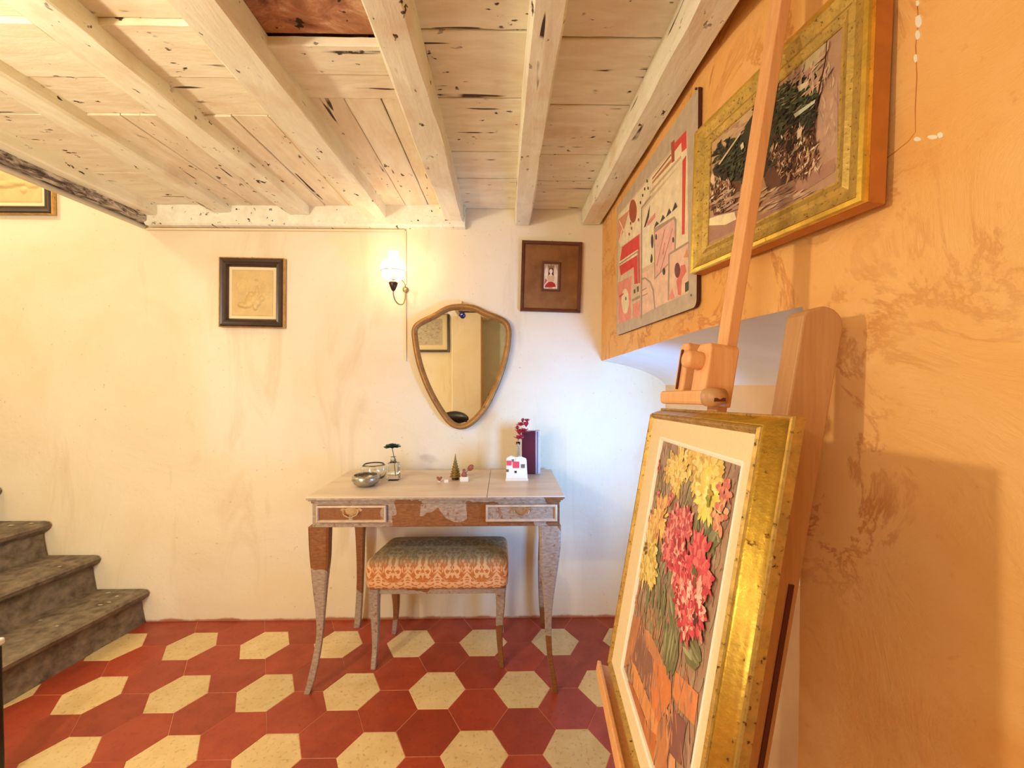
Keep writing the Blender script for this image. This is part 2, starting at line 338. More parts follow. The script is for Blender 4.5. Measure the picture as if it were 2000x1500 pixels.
# ------------------------------------------------------------------ walls
YB = 2.18; YR = -1.6; XL = -3.9; XN = .85; ZT = 3.3; ZP = 2.15
def grid(mb, fn, nu, nv, smooth=True):
    vs = [fn(i/nu, j/nv) for j in range(nv+1) for i in range(nu+1)]
    return mb.add(vs, [(j*(nu+1)+i, j*(nu+1)+i+1, (j+1)*(nu+1)+i+1, (j+1)*(nu+1)+i) for j in range(nv) for i in range(nu)], None, smooth)
mb = MB()
grid(mb, lambda u, v: (XL+(XN-XL)*u, YB+.006*noise.noise(V((u*7, v*5, 0)))+.0015*noise.noise(V((u*40, v*30, 3))), ZT*v), 160, 110)
mb.box((XL, YB+.02, 0), (XN+.1, YB+.15, ZT)); wall_back = struct('wall_back', mb, M['cream'])
WX = [(2.3, .512), (1.12, .512), (.62, .588), (.3, .615), (-1.7, .66)]
def wall_x(y):
    if y >= WX[0][0]: return WX[0][1]
    for (a, xa), (b, xb) in zip(WX, WX[1:]):
        if y >= b:
            t = (a-y)/(a-b); t = t*t*(3-2*t) if a < 1.2 and b > .5 else t
            return xa+(xb-xa)*t
    return WX[-1][1]
YJ = .785
def led(y): return 1.361+(y-YB)*(-.052/(YB-YJ))
def rx(y, z): return wall_x(y)+.004*noise.noise(V((y*3, z*3, 5)))+.0012*noise.noise(V((y*15, z*15, 2)))
mb = MB()
def upper(u, v):
    y = YJ+(YB-YJ)*u; z0 = led(y); z = z0+(2.6-z0)*v; return (rx(y, z), y, z)
def lower(u, v):
    y = YR+(YJ-YR)*u; z = 2.6*v; return (rx(y, z), y, z)
grid(mb, upper, 60, 40); grid(mb, lower, 110, 90)
mb.box((.70, YR, 0), (.95, YJ-.002, 2.6)); mb.box((.70, YJ-.01, 1.5), (1.0, YB, 2.6))
wall_right = struct('wall_right', mb, M['orange'])
mb = MB()        # curved soffit above the window recess
def soffit(u, v):
    y = YJ+(YB-YJ)*u; a = v*math.pi/2; x0 = rx(y, led(y)); z1 = 1.234+.02*(YB-y)
    return (x0+(XN-x0)*(.35*v+.65*math.sin(a)), y, led(y)+(z1-led(y))*(.55*v+.45*(1-math.cos(a))))
grid(mb, soffit, 30, 14); mb.build('soffit', M['white_plaster'], wall_right)
mb = MB(); mb.box((XN, YJ-.05, 0), (XN+.06, 1.0, 1.32)); mb.box((XN, 1.44, 0), (XN+.06, YB+.1, 1.32)); mb.box((XN, 1.0, 0), (XN+.06, 1.44, .68)); mb.box((XN, 1.0, 1.14), (XN+.06, 1.44, 1.32))
mb.box((.60, YJ-.06, 0), (XN+.06, YJ-.001, 1.3))
mb.build('recess_wall', M['recess'], wall_right)
# crack and chipped paint in the orange wall
def wp(px, py, off=.001):
    y = .6
    for _ in range(30):
        d = ray(px, py); x = wall_x(y); y = d.y*x/d.x
    return V((rx(y, CAM.z+d.z*x/d.x)-off, y, CAM.z+d.z*x/d.x))
crk = [(1790, 0), (1793, 40), (1788, 90), (1791, 150), (1789, 210), (1790, 258), (1776, 276), (1750, 296), (1722, 316), (1700, 332)]
crk_p = [wp(a, b, -.0006) for a, b in crk]
MB().tube(crk_p, .0011, 6).build('crack', M['frame_side'], wall_right)
for (a, b, ww, hh) in [(1794, 42, 6, 11), (1793, 68, 4, 9), (1789, 114, 3, 7), (1792, 6, 3, 5), (1841, 264, 5, 5), (1826, 268, 9, 4), (1795, 272, 7, 4)]:
    pts = [wp(a+ww*math.cos(t)*(1+.3*R.random()), b+hh*math.sin(t)*(1+.3*R.random()), .0012) for t in [k*math.pi/5 for k in range(10)]]
    MB().prism(pts, (.003, 0, 0)).build('paint_chip', M['fillet'], wall_right)
# window in the recess (daylight), hidden behind the easel
win = struct('window_1', MB().box((XN+.02, 1.0, .68), (XN+.035, 1.44, 1.14)), M['pane'])
mb = MB()
for y0, y1, z0, z1 in [(1.0, 1.035, .68, 1.14), (1.405, 1.44, .68, 1.14), (1.0, 1.44, .68, .715), (1.0, 1.44, 1.105, 1.14), (1.205, 1.235, .68, 1.14)]: mb.box((XN-.005, y0, z0), (XN+.018, y1, z1))
mb.build('window_frame', M['white_plaster'], win)
struct('wall_left', MB().box((XL-.1, YR, 0), (XL, YB, ZT)), M['cream'])
mb = MB(); mb.box((XL, YR-.1, 0), (-2.3, YR, ZT)); mb.box((-1.2, YR-.1, 0), (-.30, YR, ZT)); mb.box((.05, YR-.1, 0), (.8, YR, ZT)); mb.box((-2.3, YR-.1, 0), (-1.2, YR, .5)); mb.box((-2.3, YR-.1, 2.0), (-1.2, YR, ZT)); mb.box((-.3, YR-.1, 2.12), (.05, YR, ZT))
struct('wall_rear', mb, M['cream'])
w2 = struct('rear_fill_window', MB().box((-2.3, YR-.08, .5), (-1.2, YR-.06, 2.0)), M['pane'])  # invented glowing window, added to go with the rear fill light
mb = MB()
for x0, x1, z0, z1 in [(-2.3, -2.25, .5, 2), (-1.25, -1.2, .5, 2), (-2.3, -1.2, .5, .55), (-2.3, -1.2, 1.95, 2), (-1.77, -1.73, .5, 2)]: mb.box((x0, YR-.05, z0), (x1, YR-.015, z1))
mb.build('window_frame', M['white_plaster'], w2)
struct('trim_3', MB().box((-.70, YR, 0), (-.31, YR+.34, 2.13)), M['cream'], bevel=.01)        # pier seen in the mirror
struct('door_1', MB().box((-.3, YR-.09, 0), (.05, YR-.05, 2.12)), M['teal'])
# ------------------------------------------------------------------ floor of hexagonal cement tiles
floor = struct('floor', MB().box((XL, YR, -.06), (XN+.1, YB+.05, -.0013)), M['grout'])
s = .1156; hh = s*math.sqrt(3); X0 = .0715; Y0 = 1.684
def hexmesh(name, mat):
    mb = MB(); g = s-.0008; b = .0014
    ring = lambda r, z: [(r*math.cos(k*math.pi/3), r*math.sin(k*math.pi/3), z) for k in range(6)]
    vs = ring(g, -.012)+ring(g, -b*.6)+ring(g-b, 0)
    fs = [tuple(range(12, 18))]+[(i, (i+1) % 6, 6+(i+1) % 6, 6+i) for i in range(6)]+[(6+i, 6+(i+1) % 6, 12+(i+1) % 6, 12+i) for i in range(6)]
    me = bpy.data.meshes.new(name); me.from_pydata(vs, [], fs); me.materials.append(mat); return me
hx = {True: hexmesh('cream_tile', M['tile_cream']), False: hexmesh('red_tile', M['tile_red'])}
restr = MB(); restc = MB()
for i in range(-24, 9):
    for j in range(-34, 20):
        k = 2*j+i; x = X0+1.5*s*i; y = Y0+hh*k/2; light_t = k % 3 == 0
        if x < XL-.1 or x > XN+.1 or y < YR or y > YB+.06: continue
        if (y > 1.18 and x > -2.1 and x < .75):
            o = bpy.data.objects.new('tile', hx[light_t]); C.objects.link(o); o.parent = floor
            o.location = (x, y, R.uniform(-.0006, .0004)); o.rotation_euler = (R.uniform(-.002, .002), R.uniform(-.002, .002), R.uniform(-.006, .006))
        else:
            (restc if light_t else restr).add([(x+(s-.0012)*math.cos(q*math.pi/3), y+(s-.0012)*math.sin(q*math.pi/3), 0) for q in range(6)], [tuple(range(6))])
tag(restr.build('tile_field', M['tile_red'], floor), kind='stuff'); tag(restc.build('tile_field', M['tile_cream'], floor), kind='stuff')
# ------------------------------------------------------------------ ceiling: boards, beams
ceiling = struct('ceiling', MB().box((-1.80, YR, ZP+.05), (.95, YB, ZP+.09)), M['raw'])
struct('trim_1', MB().box((XL, YR, ZT), (-1.7, YB, ZT+.05)).box((-1.80, YR, ZP+.06), (-1.76, YB, ZT)), M['cream'])
def board(x0, x1, y0, y1, z, mat, seed, along_x=True, gap=.0015):
    mb = MB(); n = 14; L = (x1-x0) if along_x else (y1-y0)
    rs = []
    for k in range(n+1):
        t = k/n; e0 = .0022*noise.noise(V((t*9, seed, 1))); e1 = .0022*noise.noise(V((t*9, seed, 7))); dz = .0012*noise.noise(V((t*5, seed, 3)))
        c = .002
        if along_x:
            X = x0+L*t; a, b = y0+gap+e0, y1-gap+e1
            rs.append([(X, a, z+.022), (X, a, z+c+dz), (X, a+c, z+dz), (X, b-c, z+dz), (X, b, z+c+dz), (X, b, z+.022)])
        else:
            Y = y0+L*t; a, b = x0+.0015+e0, x1-.0015+e1
            rs.append([(a, Y, z+.022), (a, Y, z+c+dz), (a+c, Y, z+dz), (b-c, Y, z+dz), (b, Y, z+c+dz), (b, Y, z+.022)])
    mb.rings(rs, True, False); return mb.build('plank', mat, ceiling)
def yz(py, z=ZP): return (z-1.28)*F_PX/(735-py)
near = [-1.6+.29*i for i in range(8)]
bays = [
 ('tb', -1.78, -1.41, near+[.70, 1.047, 1.406, 1.80, 2.18], {9: .0, 10: -.012, 11: 0}),
 ('bc', -1.43, -1.03, near+[.70, 1.047, 1.235, 1.406], {9: -.012, 10: -.010}),
 ('cd', -1.05, -.65, near+[.72, 1.047, 1.23, 1.406], {9: -.012, 10: -.009}),
 ('ef', -.27, .095, near+[.72, yz(72), yz(200), yz(302), yz(353), 2.18], {}),
 ('fg', .10, .50, near+[.72, yz(83), yz(210), yz(305), yz(356), 2.18], {})]
sd = 0
for nm, x0, x1, ys, dz in bays:
    ys = sorted(set(ys))
    if nm in 'ef fg'.split(): ys.insert(9, .90 if nm == 'ef' else .965)
    for k, (a, b) in enumerate(zip(ys, ys[1:])):
        sd += 1; z = ZP + (dz.get(k, R.uniform(-.002, .002)))
        if nm in ('tb', 'bc', 'cd') and a >= 1.04: z = ZP - (.012 if (a < 1.2 or a > 1.39) else .008)
        board(x0+R.uniform(-.004, .004), x1, a, b, z, M['plank'], sd, True, .0028 if nm in ('ef', 'fg') else .0012)
for x0, x1, y0, zz in [(-1.43, -1.26, 1.406, -.014), (-1.26, -1.03, 1.406, -.013), (-1.05, -.90, 1.406, -.014), (-.90, -.78, 1.406, -.010), (-.78, -.65, 1.406, -.012),
                       (-.65, -.50, 1.322, -.004), (-.50, -.385, 1.322, -.006), (-.385, -.26, 1.322, -.003)]:
    sd += 1; board(x0, x1, y0, YB, ZP+zz, M['plank_long'], sd, False)
board(-.65, -.26, 1.205, 1.322, ZP-.006, M['plank'], 77); board(-.65, -.26, 1.098, 1.205, ZP-.016, M['plank'], 78)
b_ = board(-.65, -.26, .55, 1.10, ZP+.012, M['raw'], 79); tag(b_, 'bare brown unpainted board in the white ceiling')
for a, b in zip(near, near[1:]): sd += 1; board(-.65, -.26, a, min(b, .55), ZP, M['plank'], sd)
def hewn(x, w_, z0, z1, y0, y1, seed, mat, name='beam', bend=.006, ch=.012):
    rs = []; n = 46
    for k in range(n+1):
        t = k/n; y = y0+(y1-y0)*t; dx = bend*noise.noise(V((t*3, seed, 0)))*2; J = lambda q: .0034*noise.noise(V((t*26, seed+q*3.1, q)))+.004*noise.noise(V((t*6, seed+q*1.7, q)))
        a, b = x-w_/2+dx, x+w_/2+dx; c = ch*.6*(1+.9*noise.noise(V((t*8, seed, 9))))
        rs.append([(a+J(0), y, z1), (a+J(1), y, z0+c+J(2)), (a+c*.8+J(3), y, z0+J(4)), (x+dx, y, z0+J(8)*.7), (b-c*.8+J(5), y, z0+J(6)), (b+J(7), y, z0+c+J(2)), (b+J(0), y, z1)])
    mb = MB(); mb.rings(rs, True, False); return mb.build(name, mat, ceiling)
for i, (x, w_, z0) in enumerate([(-1.415, .095, 2.100), (-1.035, .100, 2.092), (-.660, .110, 2.078), (-.258, .096, 2.068), (.095, .078, 2.064), (.4495, .094, 2.068)]):
    hewn(x, w_, z0, ZP+.01, YR, YB-.01, i*11.3, M['beam'], bend=.003 if i > 2 else .007)
hewn(-1.765, .06, 2.085, ZP+.01, YR, YB-.01, 91, M['beam'], bend=.003)
t_ = hewn(-1.825, .075, 2.052, ZP+.08, YR, YB-.01, 97, M['flaky'], bend=.002); tag(t_, 'beam at the stairwell edge with flaking grey paint')
mb = MB(); mb.tube([(-1.800+.115*(YB-y)*0-.03, y, 2.040) for y in (YR, 0, 1, YB-.02)], .012, 12); mb.build('edge_bead', M['pipe'], ceiling)
mb = MB()     # wall plate between the beam ends
for k in range(5): pass
rs = []
for k in range(61):
    t = k/60; x = -1.80+(1.60)*t; j = .002*noise.noise(V((t*30, 5, 5))); yf = YB-.052
    rs.append([(x, YB, 2.15), (x, yf+j, 2.15), (x, yf+j, 2.048), (x, yf+.008+j, 2.040), (x, YB, 2.040)])
mb.rings(rs, True, False); mb.build('wall_plate', M['beam'], ceiling)
struct('trim_2', MB().box((-1.83, YB-.014, 2.026), (-.512, YB+.005, 2.037)), M['cable'], bevel=.002)
# ------------------------------------------------------------------ staircase
st = thing('staircase', (-2.4, 1.7, 0), 'worn dark stone steps rising to the left along the cream wall', 'stairs')
for i in range(6):
    z1 = .178+.179*i; z0 = 0; xn = -1.845-.246*i; dirv = V((-.156, -1, 0)).normalized(); e = V((xn, 2.173, 0)); nx = V((1, 0, 0))
    prof = [(-.02, z1-.18 if i else 0), (-.034, z1-.10), (-.038, z1-.062), (-.020, z1-.052), (-.002, z1-.036), (.004, z1-.018), (-.006, z1-.004), (-.03, z1), (-.34-(6-i)*.0, z1), (-.34, z1-.18 if i else 0)]
    rs = []; N = 26
    for k in range(N+1):
        t = k/N; c = e+dirv*(1.25*t); j = .006*noise.noise(V((t*9, i*3, 0)))+.003*noise.noise(V((t*40, i*3, 0)))
        rs.append([(c.x+px_+(j if q < 8 else 0), c.y, max(pz+(j*.7 if 2 < q < 9 else 0)-(.006*math.sin(t*3.1) if q in (6, 7) else 0), 0)) for q, (px_, pz) in enumerate(prof)])
    mb = MB(); mb.rings(rs, True, False); sp = mb.build('step', M['stone'], st)
    fm = MB()
    for k in range(14):
        t = R.random(); u_ = R.uniform(.03, .22); c = e+dirv*(1.2*t); r_ = R.uniform(.002, .007); cc = V((c.x-u_, c.y, z1+.0006)); el = R.uniform(1, 3)
        fm.add([cc+V((r_*el*math.cos(q*1.05), r_*math.sin(q*1.05), .0015)) for q in range(6)], [tuple(range(6))])
    tag(fm.build('paint_fleck', M['stone_fleck'], sp), kind='stuff')
pp = thing('post', (-1.592, 1.29, 0), 'black post with a pale cap at the left edge in front of the steps', 'post')
MB().box((-1.63, 1.262, 0), (-1.572, 1.32, .44)).build('shaft', M['black'], pp, bevel=.006)
MB().box((-1.634, 1.258, .44), (-1.568, 1.324, .462)).build('cap', M['white'], pp, bevel=.006)
# ------------------------------------------------------------------ dressing table
tb = thing('dressing_table', (-.272, 1.9, 0), 'silvered dressing table with worn brown patches, two drawers and curved legs', 'table')
ZTt = .800; xa, xb, ya, yb = -.790, .243, 1.66, 2.135
def flat_top(x0, x1, x2, x3, name):
    mb = MB(); mb.prism([(x0, ya, ZTt-.006), (x1, ya, ZTt-.006), (x3, yb, ZTt-.006), (x2, yb, ZTt-.006)], (0, 0, .006)); return mb.build(name, M['table_top'], tb, bevel=.0015)
flat_top(xa, -.0705, xa, -.0705, 'top_panel'); flat_top(-.0685, xb, -.0685, xb, 'top_panel')
mb = MB()
for k, (o_, z0, z1) in enumerate([(0, ZTt-.013, ZTt-.0062), (.006, ZTt-.020, ZTt-.013), (.014, ZTt-.030, ZTt-.020)]): mb.box((xa+o_, ya+o_, z0), (xb-o_, yb-.004, z1))
mb.build('edge_moulding', M['silver'], tb, bevel=.002)
mb = MB(); az0 = .672
mb.box((xa+.018, ya+.018, az0), (xb-.018, ya+.034, ZTt-.030)); mb.box((xa+.018, yb-.03, az0), (xb-.018, yb-.012, ZTt-.030)); mb.box((xa+.018, ya+.034, az0), (xa+.034, yb-.03, ZTt-.030)); mb.box((xb-.034, ya+.034, az0), (xb-.018, yb-.03, ZTt-.030))
mb.box((xa+.30, ya+.014, az0+.003), (xb-.31, ya+.018, ZTt-.034)); mb.build('apron', M['silver'], tb, bevel=.0015)
for q, (x0, x1) in enumerate([(xa+.040, xa+.318), (-.075, xb-.030)]):
    z0, z1 = az0+.024, ZTt-.036
    dr = MB().box((x0, ya+.006, z0), (x1, ya+.030, z1)).build('drawer', M['drawer'], tb, bevel=.001)
    mb = MB(); frame_ring(mb, V(((x0+x1)/2, ya+.006, (z0+z1)/2)), V((1, 0, 0)), V((0, 0, 1)), V((0, -1, 0)), x1-x0, z1-z0, [(0, 0), (0, .005), (.003, .008), (.007, .008), (.010, .003), (.010, 0)])
    mb.build('drawer_moulding', M['moulding'], dr)
    xc, zc = (x0+x1)/2, (z0+z1)/2+.012; hd = MB()
    hd.prism([(xc+a, ya+.003, zc+b) for a, b in [(-.045, .004), (-.036, .012), (-.02, .009), (-.008, .016), (0, .012), (.008, .016), (.02, .009), (.036, .012), (.045, .004), (.03, -.006), (.018, -.012), (.008, -.016), (0, -.024), (-.008, -.016), (-.018, -.012), (-.03, -.006)]], (0, .003, 0))
    hd.tube(smooth_path([(xc-.030, ya-.002, zc+.003), (xc-.026, ya-.010, zc-.010), (xc-.012, ya-.013, zc-.017), (xc, ya-.013, zc-.022), (xc+.012, ya-.013, zc-.017), (xc+.026, ya-.010, zc-.010), (xc+.030, ya-.002, zc+.003)]), .0022, 8)
    hd.build('handle', M['brass_dull'], dr)
def leg(tabl, Yt, Yf, parent, mat, z_top, flip=None, hy=.021):
    pts = []; sz = []
    for (py, l, r) in tabl:
        t = (py-tabl[0][0])/(tabl[-1][0]-tabl[0][0]); Y = Yt+(Yf-Yt)*t**2.5
        a = at(l, py, Y); b = at(r, py, Y); x = (a.x+b.x)/2
        if flip is not None: x = flip-x
        pts.append(V((x, Y, a.z))); sz.append(((b.x-a.x)/2, max(.008, hy*(b.x-a.x)/.075*1.0)))
    z0 = pts[-1].z; zt = pts[0].z
    for q in pts: q.z = (q.z-z0)/(zt-z0)*z_top
    P_ = smooth_path(pts, 4); S_ = smooth_path([V((a, b, 0)) for a, b in sz], 4)
    MB().sweep(P_, [(q.x, q.y) for q in S_], .22).build('leg', mat, parent)
    return pts, sz
FL = [(1034, 606, 646), (1070, 607, 645), (1100, 609, 644), (1150, 613, 639), (1200, 618, 635), (1245, 619, 631), (1290, 611, 624), (1330, 602, 615), (1356, 595, 606)]
FR = [(1034, 1052, 1094), (1070, 1053, 1094), (1100, 1054, 1091), (1150, 1059, 1084), (1200, 1063, 1078), (1245, 1065, 1077), (1290, 1069, 1079), (1330, 1075, 1086), (1358, 1079, 1089)]
leg(FL, 1.70, 1.675, tb, M['silver_leg'], az0); leg(FR, 1.70, 1.66, tb, M['silver_leg'], az0)
BL_ = [(1034, 693, 715), (1060, 694, 714), (1100, 697, 712), (1150, 698, 710), (1200, 694, 706), (1214, 692, 703)]
leg(BL_, 2.10, 2.12, tb, M['silver_leg'], az0, hy=.03)
for q in (1,):
    pts = [(xb-.045, 2.10, az0), (xb-.045, 2.10, .55), (xb-.055, 2.10, .35), (xb-.055, 2.10, .15), (xb-.045, 2.12, 0)]
    MB().sweep(smooth_path(pts), [(.022-.012*k/20, .022-.012*k/20) for k in range(21)]).build('leg', M['silver_leg'], tb)
# ------------------------------------------------------------------ stool
so = thing('stool', (-.29, 1.93, 0), 'low stool with an orange damask cushion tucked under the dressing table', 'stool')
xs0, xs1, ys0, ys1 = -.600, .012, 1.80, 2.075
mb = MB(); rs = []
for z, g in [(.352, 0), (.356, .003), (.40, .007), (.45, .006), (.470, .002), (.482, -.008), (.489, -.03), (.493, -.07)]:
    pts = []; rr = .03
    X0_, X1_, Y0_, Y1_ = xs0-g, xs1+g, ys0-g, ys1+g
    if z > .45: X0_ += 0
    for cx_, cy_, a0 in ((X1_-rr, Y1_-rr, 0), (X0_+rr+.035, Y1_-rr, 90), (X0_+rr, Y0_+rr, 180), (X1_-rr, Y0_+rr, 270)):
        for k in range(6):
            a = math.radians(a0+90*k/5); pts.append((cx_+rr*math.cos(a), cy_+rr*math.sin(a), z+.003*noise.noise(V((cx_*9+a, cy_*9, z*9)))))
    rs.append(pts)
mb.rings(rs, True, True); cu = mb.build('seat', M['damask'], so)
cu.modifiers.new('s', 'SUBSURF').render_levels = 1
MB().box((xs0+.02, ys0+.015, .325), (xs1-.02, ys1-.02, .354)).build('seat_rail', M['silver_leg'], so, bevel=.003)
for xs, ys, ox, oy in [(xs0+.030, ys0+.028, -.004, -.012), (xs1-.030, ys0+.028, .006, -.014), (xs0+.060, ys1-.03, -.01, .02), (xs1-.032, ys1-.03, .008, .02)]:
    P_ = smooth_path([(xs, ys, .353), (xs+ox*.2, ys, .28), (xs-ox*.6, ys, .18), (xs-ox*.4, ys+oy*.2, .10), (xs+ox*.6, ys+oy*.8, .03), (xs+ox, ys+oy, 0)])
    MB().sweep(P_, [(.026-.015*min(1, k/17)**.7, .026-.015*min(1, k/17)**.7) for k in range(len(P_))]).build('leg', M['silver_leg'], so)
# ------------------------------------------------------------------ things on the table
def z0t(): return ZTt
q = at(723, 940, 1.90)
g = thing('bowl', (q.x, 1.83, ZTt), 'low silvery bowl at the left end of the dressing table', 'bowl')
c = V((q.x+.004, 1.83, ZTt))
MB().lathe(c, [(.022, 0), (.036, .003), (.052, .014), (.060, .030), (.058, .044), (.050, .050), (.048, .048), (.055, .040), (.055, .030), (.046, .016), (.02, .008)], 32).build('body', M['mercury'], g)
c = V((-.615, 1.965, ZTt)); g = thing('glass_dish', c, 'clear rounded glass jar behind the silvery bowl', 'jar')
MB().lathe(c, [(.038, 0), (.050, .006), (.057, .022), (.058, .045), (.052, .062), (.046, .068), (.043, .066), (.049, .058), (.054, .044), (.053, .024), (.046, .010), (.02, .006)], 32).build('body', M['glass'], g)
# green flower in square bottle
bx, by = -.515, 1.935; g = thing('flower_vase', (bx, by, ZTt), 'small square glass bottle holding one dark green flower', 'vase')
MB().box((bx-.026, by-.026, ZTt), (bx+.026, by+.026, ZTt+.028)).box((bx-.024, by-.024, ZTt+.0285), (bx+.024, by+.024, ZTt+.080)).lathe((bx, by, ZTt+.080), [(.017, 0), (.012, .010), (.011, .026), (.014, .028)], 16).build('bottle', M['glass_green'], g, bevel=.004)
MB().tube([(bx+.012, by, ZTt+.02), (bx+.004, by, ZTt+.10), (bx-.006, by, ZTt+.155)], .0018, 6).build('stem', M['stem'], g)
def blossom(cx_, cy_, cz, r, n, tilt, seed, flat=.45):
    rr = random.Random(seed); mb = MB()
    for layer in range(3):
        for k in range(n):
            a = 2*math.pi*(k+layer*.4)/n; e_ = tilt+layer*.42; L = r*(1-.18*layer)*rr.uniform(.85, 1.1); d = V((math.cos(a)*math.cos(e_), math.sin(a)*math.cos(e_), math.sin(e_)*flat)); sd_ = V((-math.sin(a), math.cos(a), 0))*L*.32
            b = V((cx_, cy_, cz+layer*.002)); up = V((0, 0, L*.10))
            top = [b, b+d*L*.55+sd_+up, b+d*L+sd_*.35, b+d*L*1.02-sd_*.35, b+d*L*.55-sd_+up]
            mb.prism(top, (0, 0, -.0012))
    return mb
blossom(bx-.006, by, ZTt+.152, .044, 10, .1, 3).build('flower', M['green'], g)
# ornament tree
tx, ty = -.228, 1.935; g = thing('tree_ornament', (tx, ty, ZTt), 'small gold cone tree ornament in the middle of the dressing table', 'ornament')
pr = [(.020, 0), (.020, .008), (.014, .010), (.014, .013)]
MB().lathe((tx, ty, ZTt), [(.016, 0), (.018, .004), (.014, .009), (.010, .011)], 20).build('base', M['lamp_dark'], g)
pr = []
for k in range(8):
    r0 = .0255*(1-k/8.6); z_ = .011+k*.0115; pr += [(r0*.78, z_), (r0*1.04, z_+.002), (r0*1.02, z_+.0050), (r0*.74, z_+.0090)]
pr += [(.003, .107), (.0006, .121)]
MB().lathe((tx, ty, ZTt), pr, 24).build('body', M['olive_gold'], g)
hx_, hy_ = -.296, 1.89; g = thing('heart_trinket', (hx_, hy_, ZTt), 'tiny pinkish heart trinket left of the gold tree ornament', 'trinket')
MB().prism([(hx_+.014*a, hy_, ZTt+.002+.014*b) for a, b in [(0, 0), (.7, .75), (.95, 1.2), (.75, 1.55), (.35, 1.5), (0, 1.2), (-.35, 1.5), (-.75, 1.55), (-.95, 1.2), (-.7, .75)]], (0, .008, 0)).build('body', M['brownred'], g, bevel=.002)
MB().box((hx_-.005, hy_-.001, ZTt), (hx_+.005, hy_+.010, ZTt+.004)).build('foot', M['card'], g)
MB().box((-.272, 1.878, ZTt), (-.254, 1.890, ZTt+.012)).build('blk', M['card'], None)
o = bpy.data.objects['blk']; o.name = 'glass_cube'; tag(o, 'tiny pale cube between the heart trinket and the gold tree', 'trinket')
fx, fy = -.180, 1.90; g = thing('figurine', (fx, fy, ZTt), 'small pale figurine holding up a russet disc beside the gold tree', 'figurine')
MB().box((fx-.022, fy-.012, ZTt), (fx+.016, fy+.012, ZTt+.022)).build('base', M['card'], g, bevel=.002)
MB().lathe((fx-.004, fy, ZTt+.022), [(.010, 0), (.013, .006), (.010, .016), (.006, .022), (.008, .028), (.005, .034)], 14).build('body', M['brownred'], g)
MB().tube([(fx+.002, fy, ZTt+.035), (fx+.010, fy, ZTt+.046), (fx+.020, fy, ZTt+.055)], .002, 6).build('stick', M['stem'], g)
MB().lathe((fx+.026, fy, ZTt+.062), [(.001, -.003), (.014, -.002), (.015, 0), (.014, .002), (.001, .003)], 20, (-.15, -1, .1), sx=1.15, sy=.85).build('disc', M['brownred'], g)
# card, book, red blossom
cx0 = .058; cy0 = 1.93; g = thing('greeting_card', (cx0, cy0, ZTt), 'cream stand-up card with coral red squares at the right end of the table', 'card')
mb = MB(); mb.prism([(cx0-.050, cy0-.018, ZTt+.001), (cx0+.050, cy0-.018, ZTt+.001), (cx0+.044, cy0-.004, ZTt+.098), (cx0+.020, cy0-.004, ZTt+.108), (cx0-.004, cy0-.004, ZTt+.104), (cx0-.028, cy0-.004, ZTt+.112), (cx0-.048, cy0-.004, ZTt+.100)], (0, .002, 0)); mb.build('front_sheet', M['card'], g)
MB().prism([(cx0-.046, cy0+.034, ZTt+.001), (cx0+.050, cy0+.034, ZTt+.001), (cx0+.046, cy0+.000, ZTt+.090), (cx0-.046, cy0+.000, ZTt+.090)], (0, .002, 0)).build('back_sheet', M['card'], g)
MB().box((cx0-.052, cy0-.024, ZTt), (cx0+.052, cy0+.002, ZTt+.008)).build('foot', M['card'], g)
for a, b, w_, mt in [(-.036, .078, .011, 'pinkred'), (-.004, .070, .015, 'pinkred'), (.008, .086, .012, 'white'), (-.044, .044, .006, 'olive_gold'), (-.006, .038, .005, 'lamp_dark'), (.028, .064, .009, 'stem'), (-.018, .090, .005, 'stem')]:
    yy = cy0-.018+.014*b/.1-.0015
    MB().box((cx0+a-w_, yy-.001, ZTt+b-w_), (cx0+a+w_, yy+.001, ZTt+b+w_)).build('motif', M[mt], g)
g = thing('book', (.135, 2.04, ZTt), 'tall burgundy book with a silver grey spine standing behind the card', 'book')
MB().box((.086, 2.03, ZTt), (.152, 2.06, ZTt+.212)).build('cover', M['burgundy'], g, bevel=.001)
MB().box((.1525, 2.028, ZTt), (.176, 2.062, ZTt+.214)).build('spine', M['page'], g, bevel=.003)
MB().box((.160, 2.0268, ZTt+.003), (.163, 2.0278, ZTt+.21)).build('spine_line', M['burgundy'], g)
g = thing('red_flower_vase', (.070, 1.995, ZTt), 'slim clear glass vase with a translucent red flower beside the burgundy book', 'vase')
MB().lathe((.066, 1.99, ZTt), [(.012, 0), (.013, .004), (.010, .02), (.009, .15), (.011, .165), (.009, .163), (.008, .15), (.008, .02), (.004, .01)], 16).build('tube', M['glass'], g)
MB().tube([(.066, 1.99, ZTt+.02), (.066, 1.99, ZTt+.19)], .0016, 6).build('stem', M['stem'], g)
for k, (a, b, c_, r_) in enumerate([(.092, 1.975, .215, .030), (.078, 1.975, .245, .026), (.068, 1.975, .180, .026), (.108, 1.985, .262, .020), (.072, 1.985, .200, .034), (.104, 1.98, .238, .028), (.088, 1.99, .258, .024), (.062, 1.99, .222, .024), (.080, 1.98, .178, .028)]):
    blossom(a, b, ZTt+c_, r_, 6, .15+.2*k, 20+k, .9).build('flower', M['red'], g)
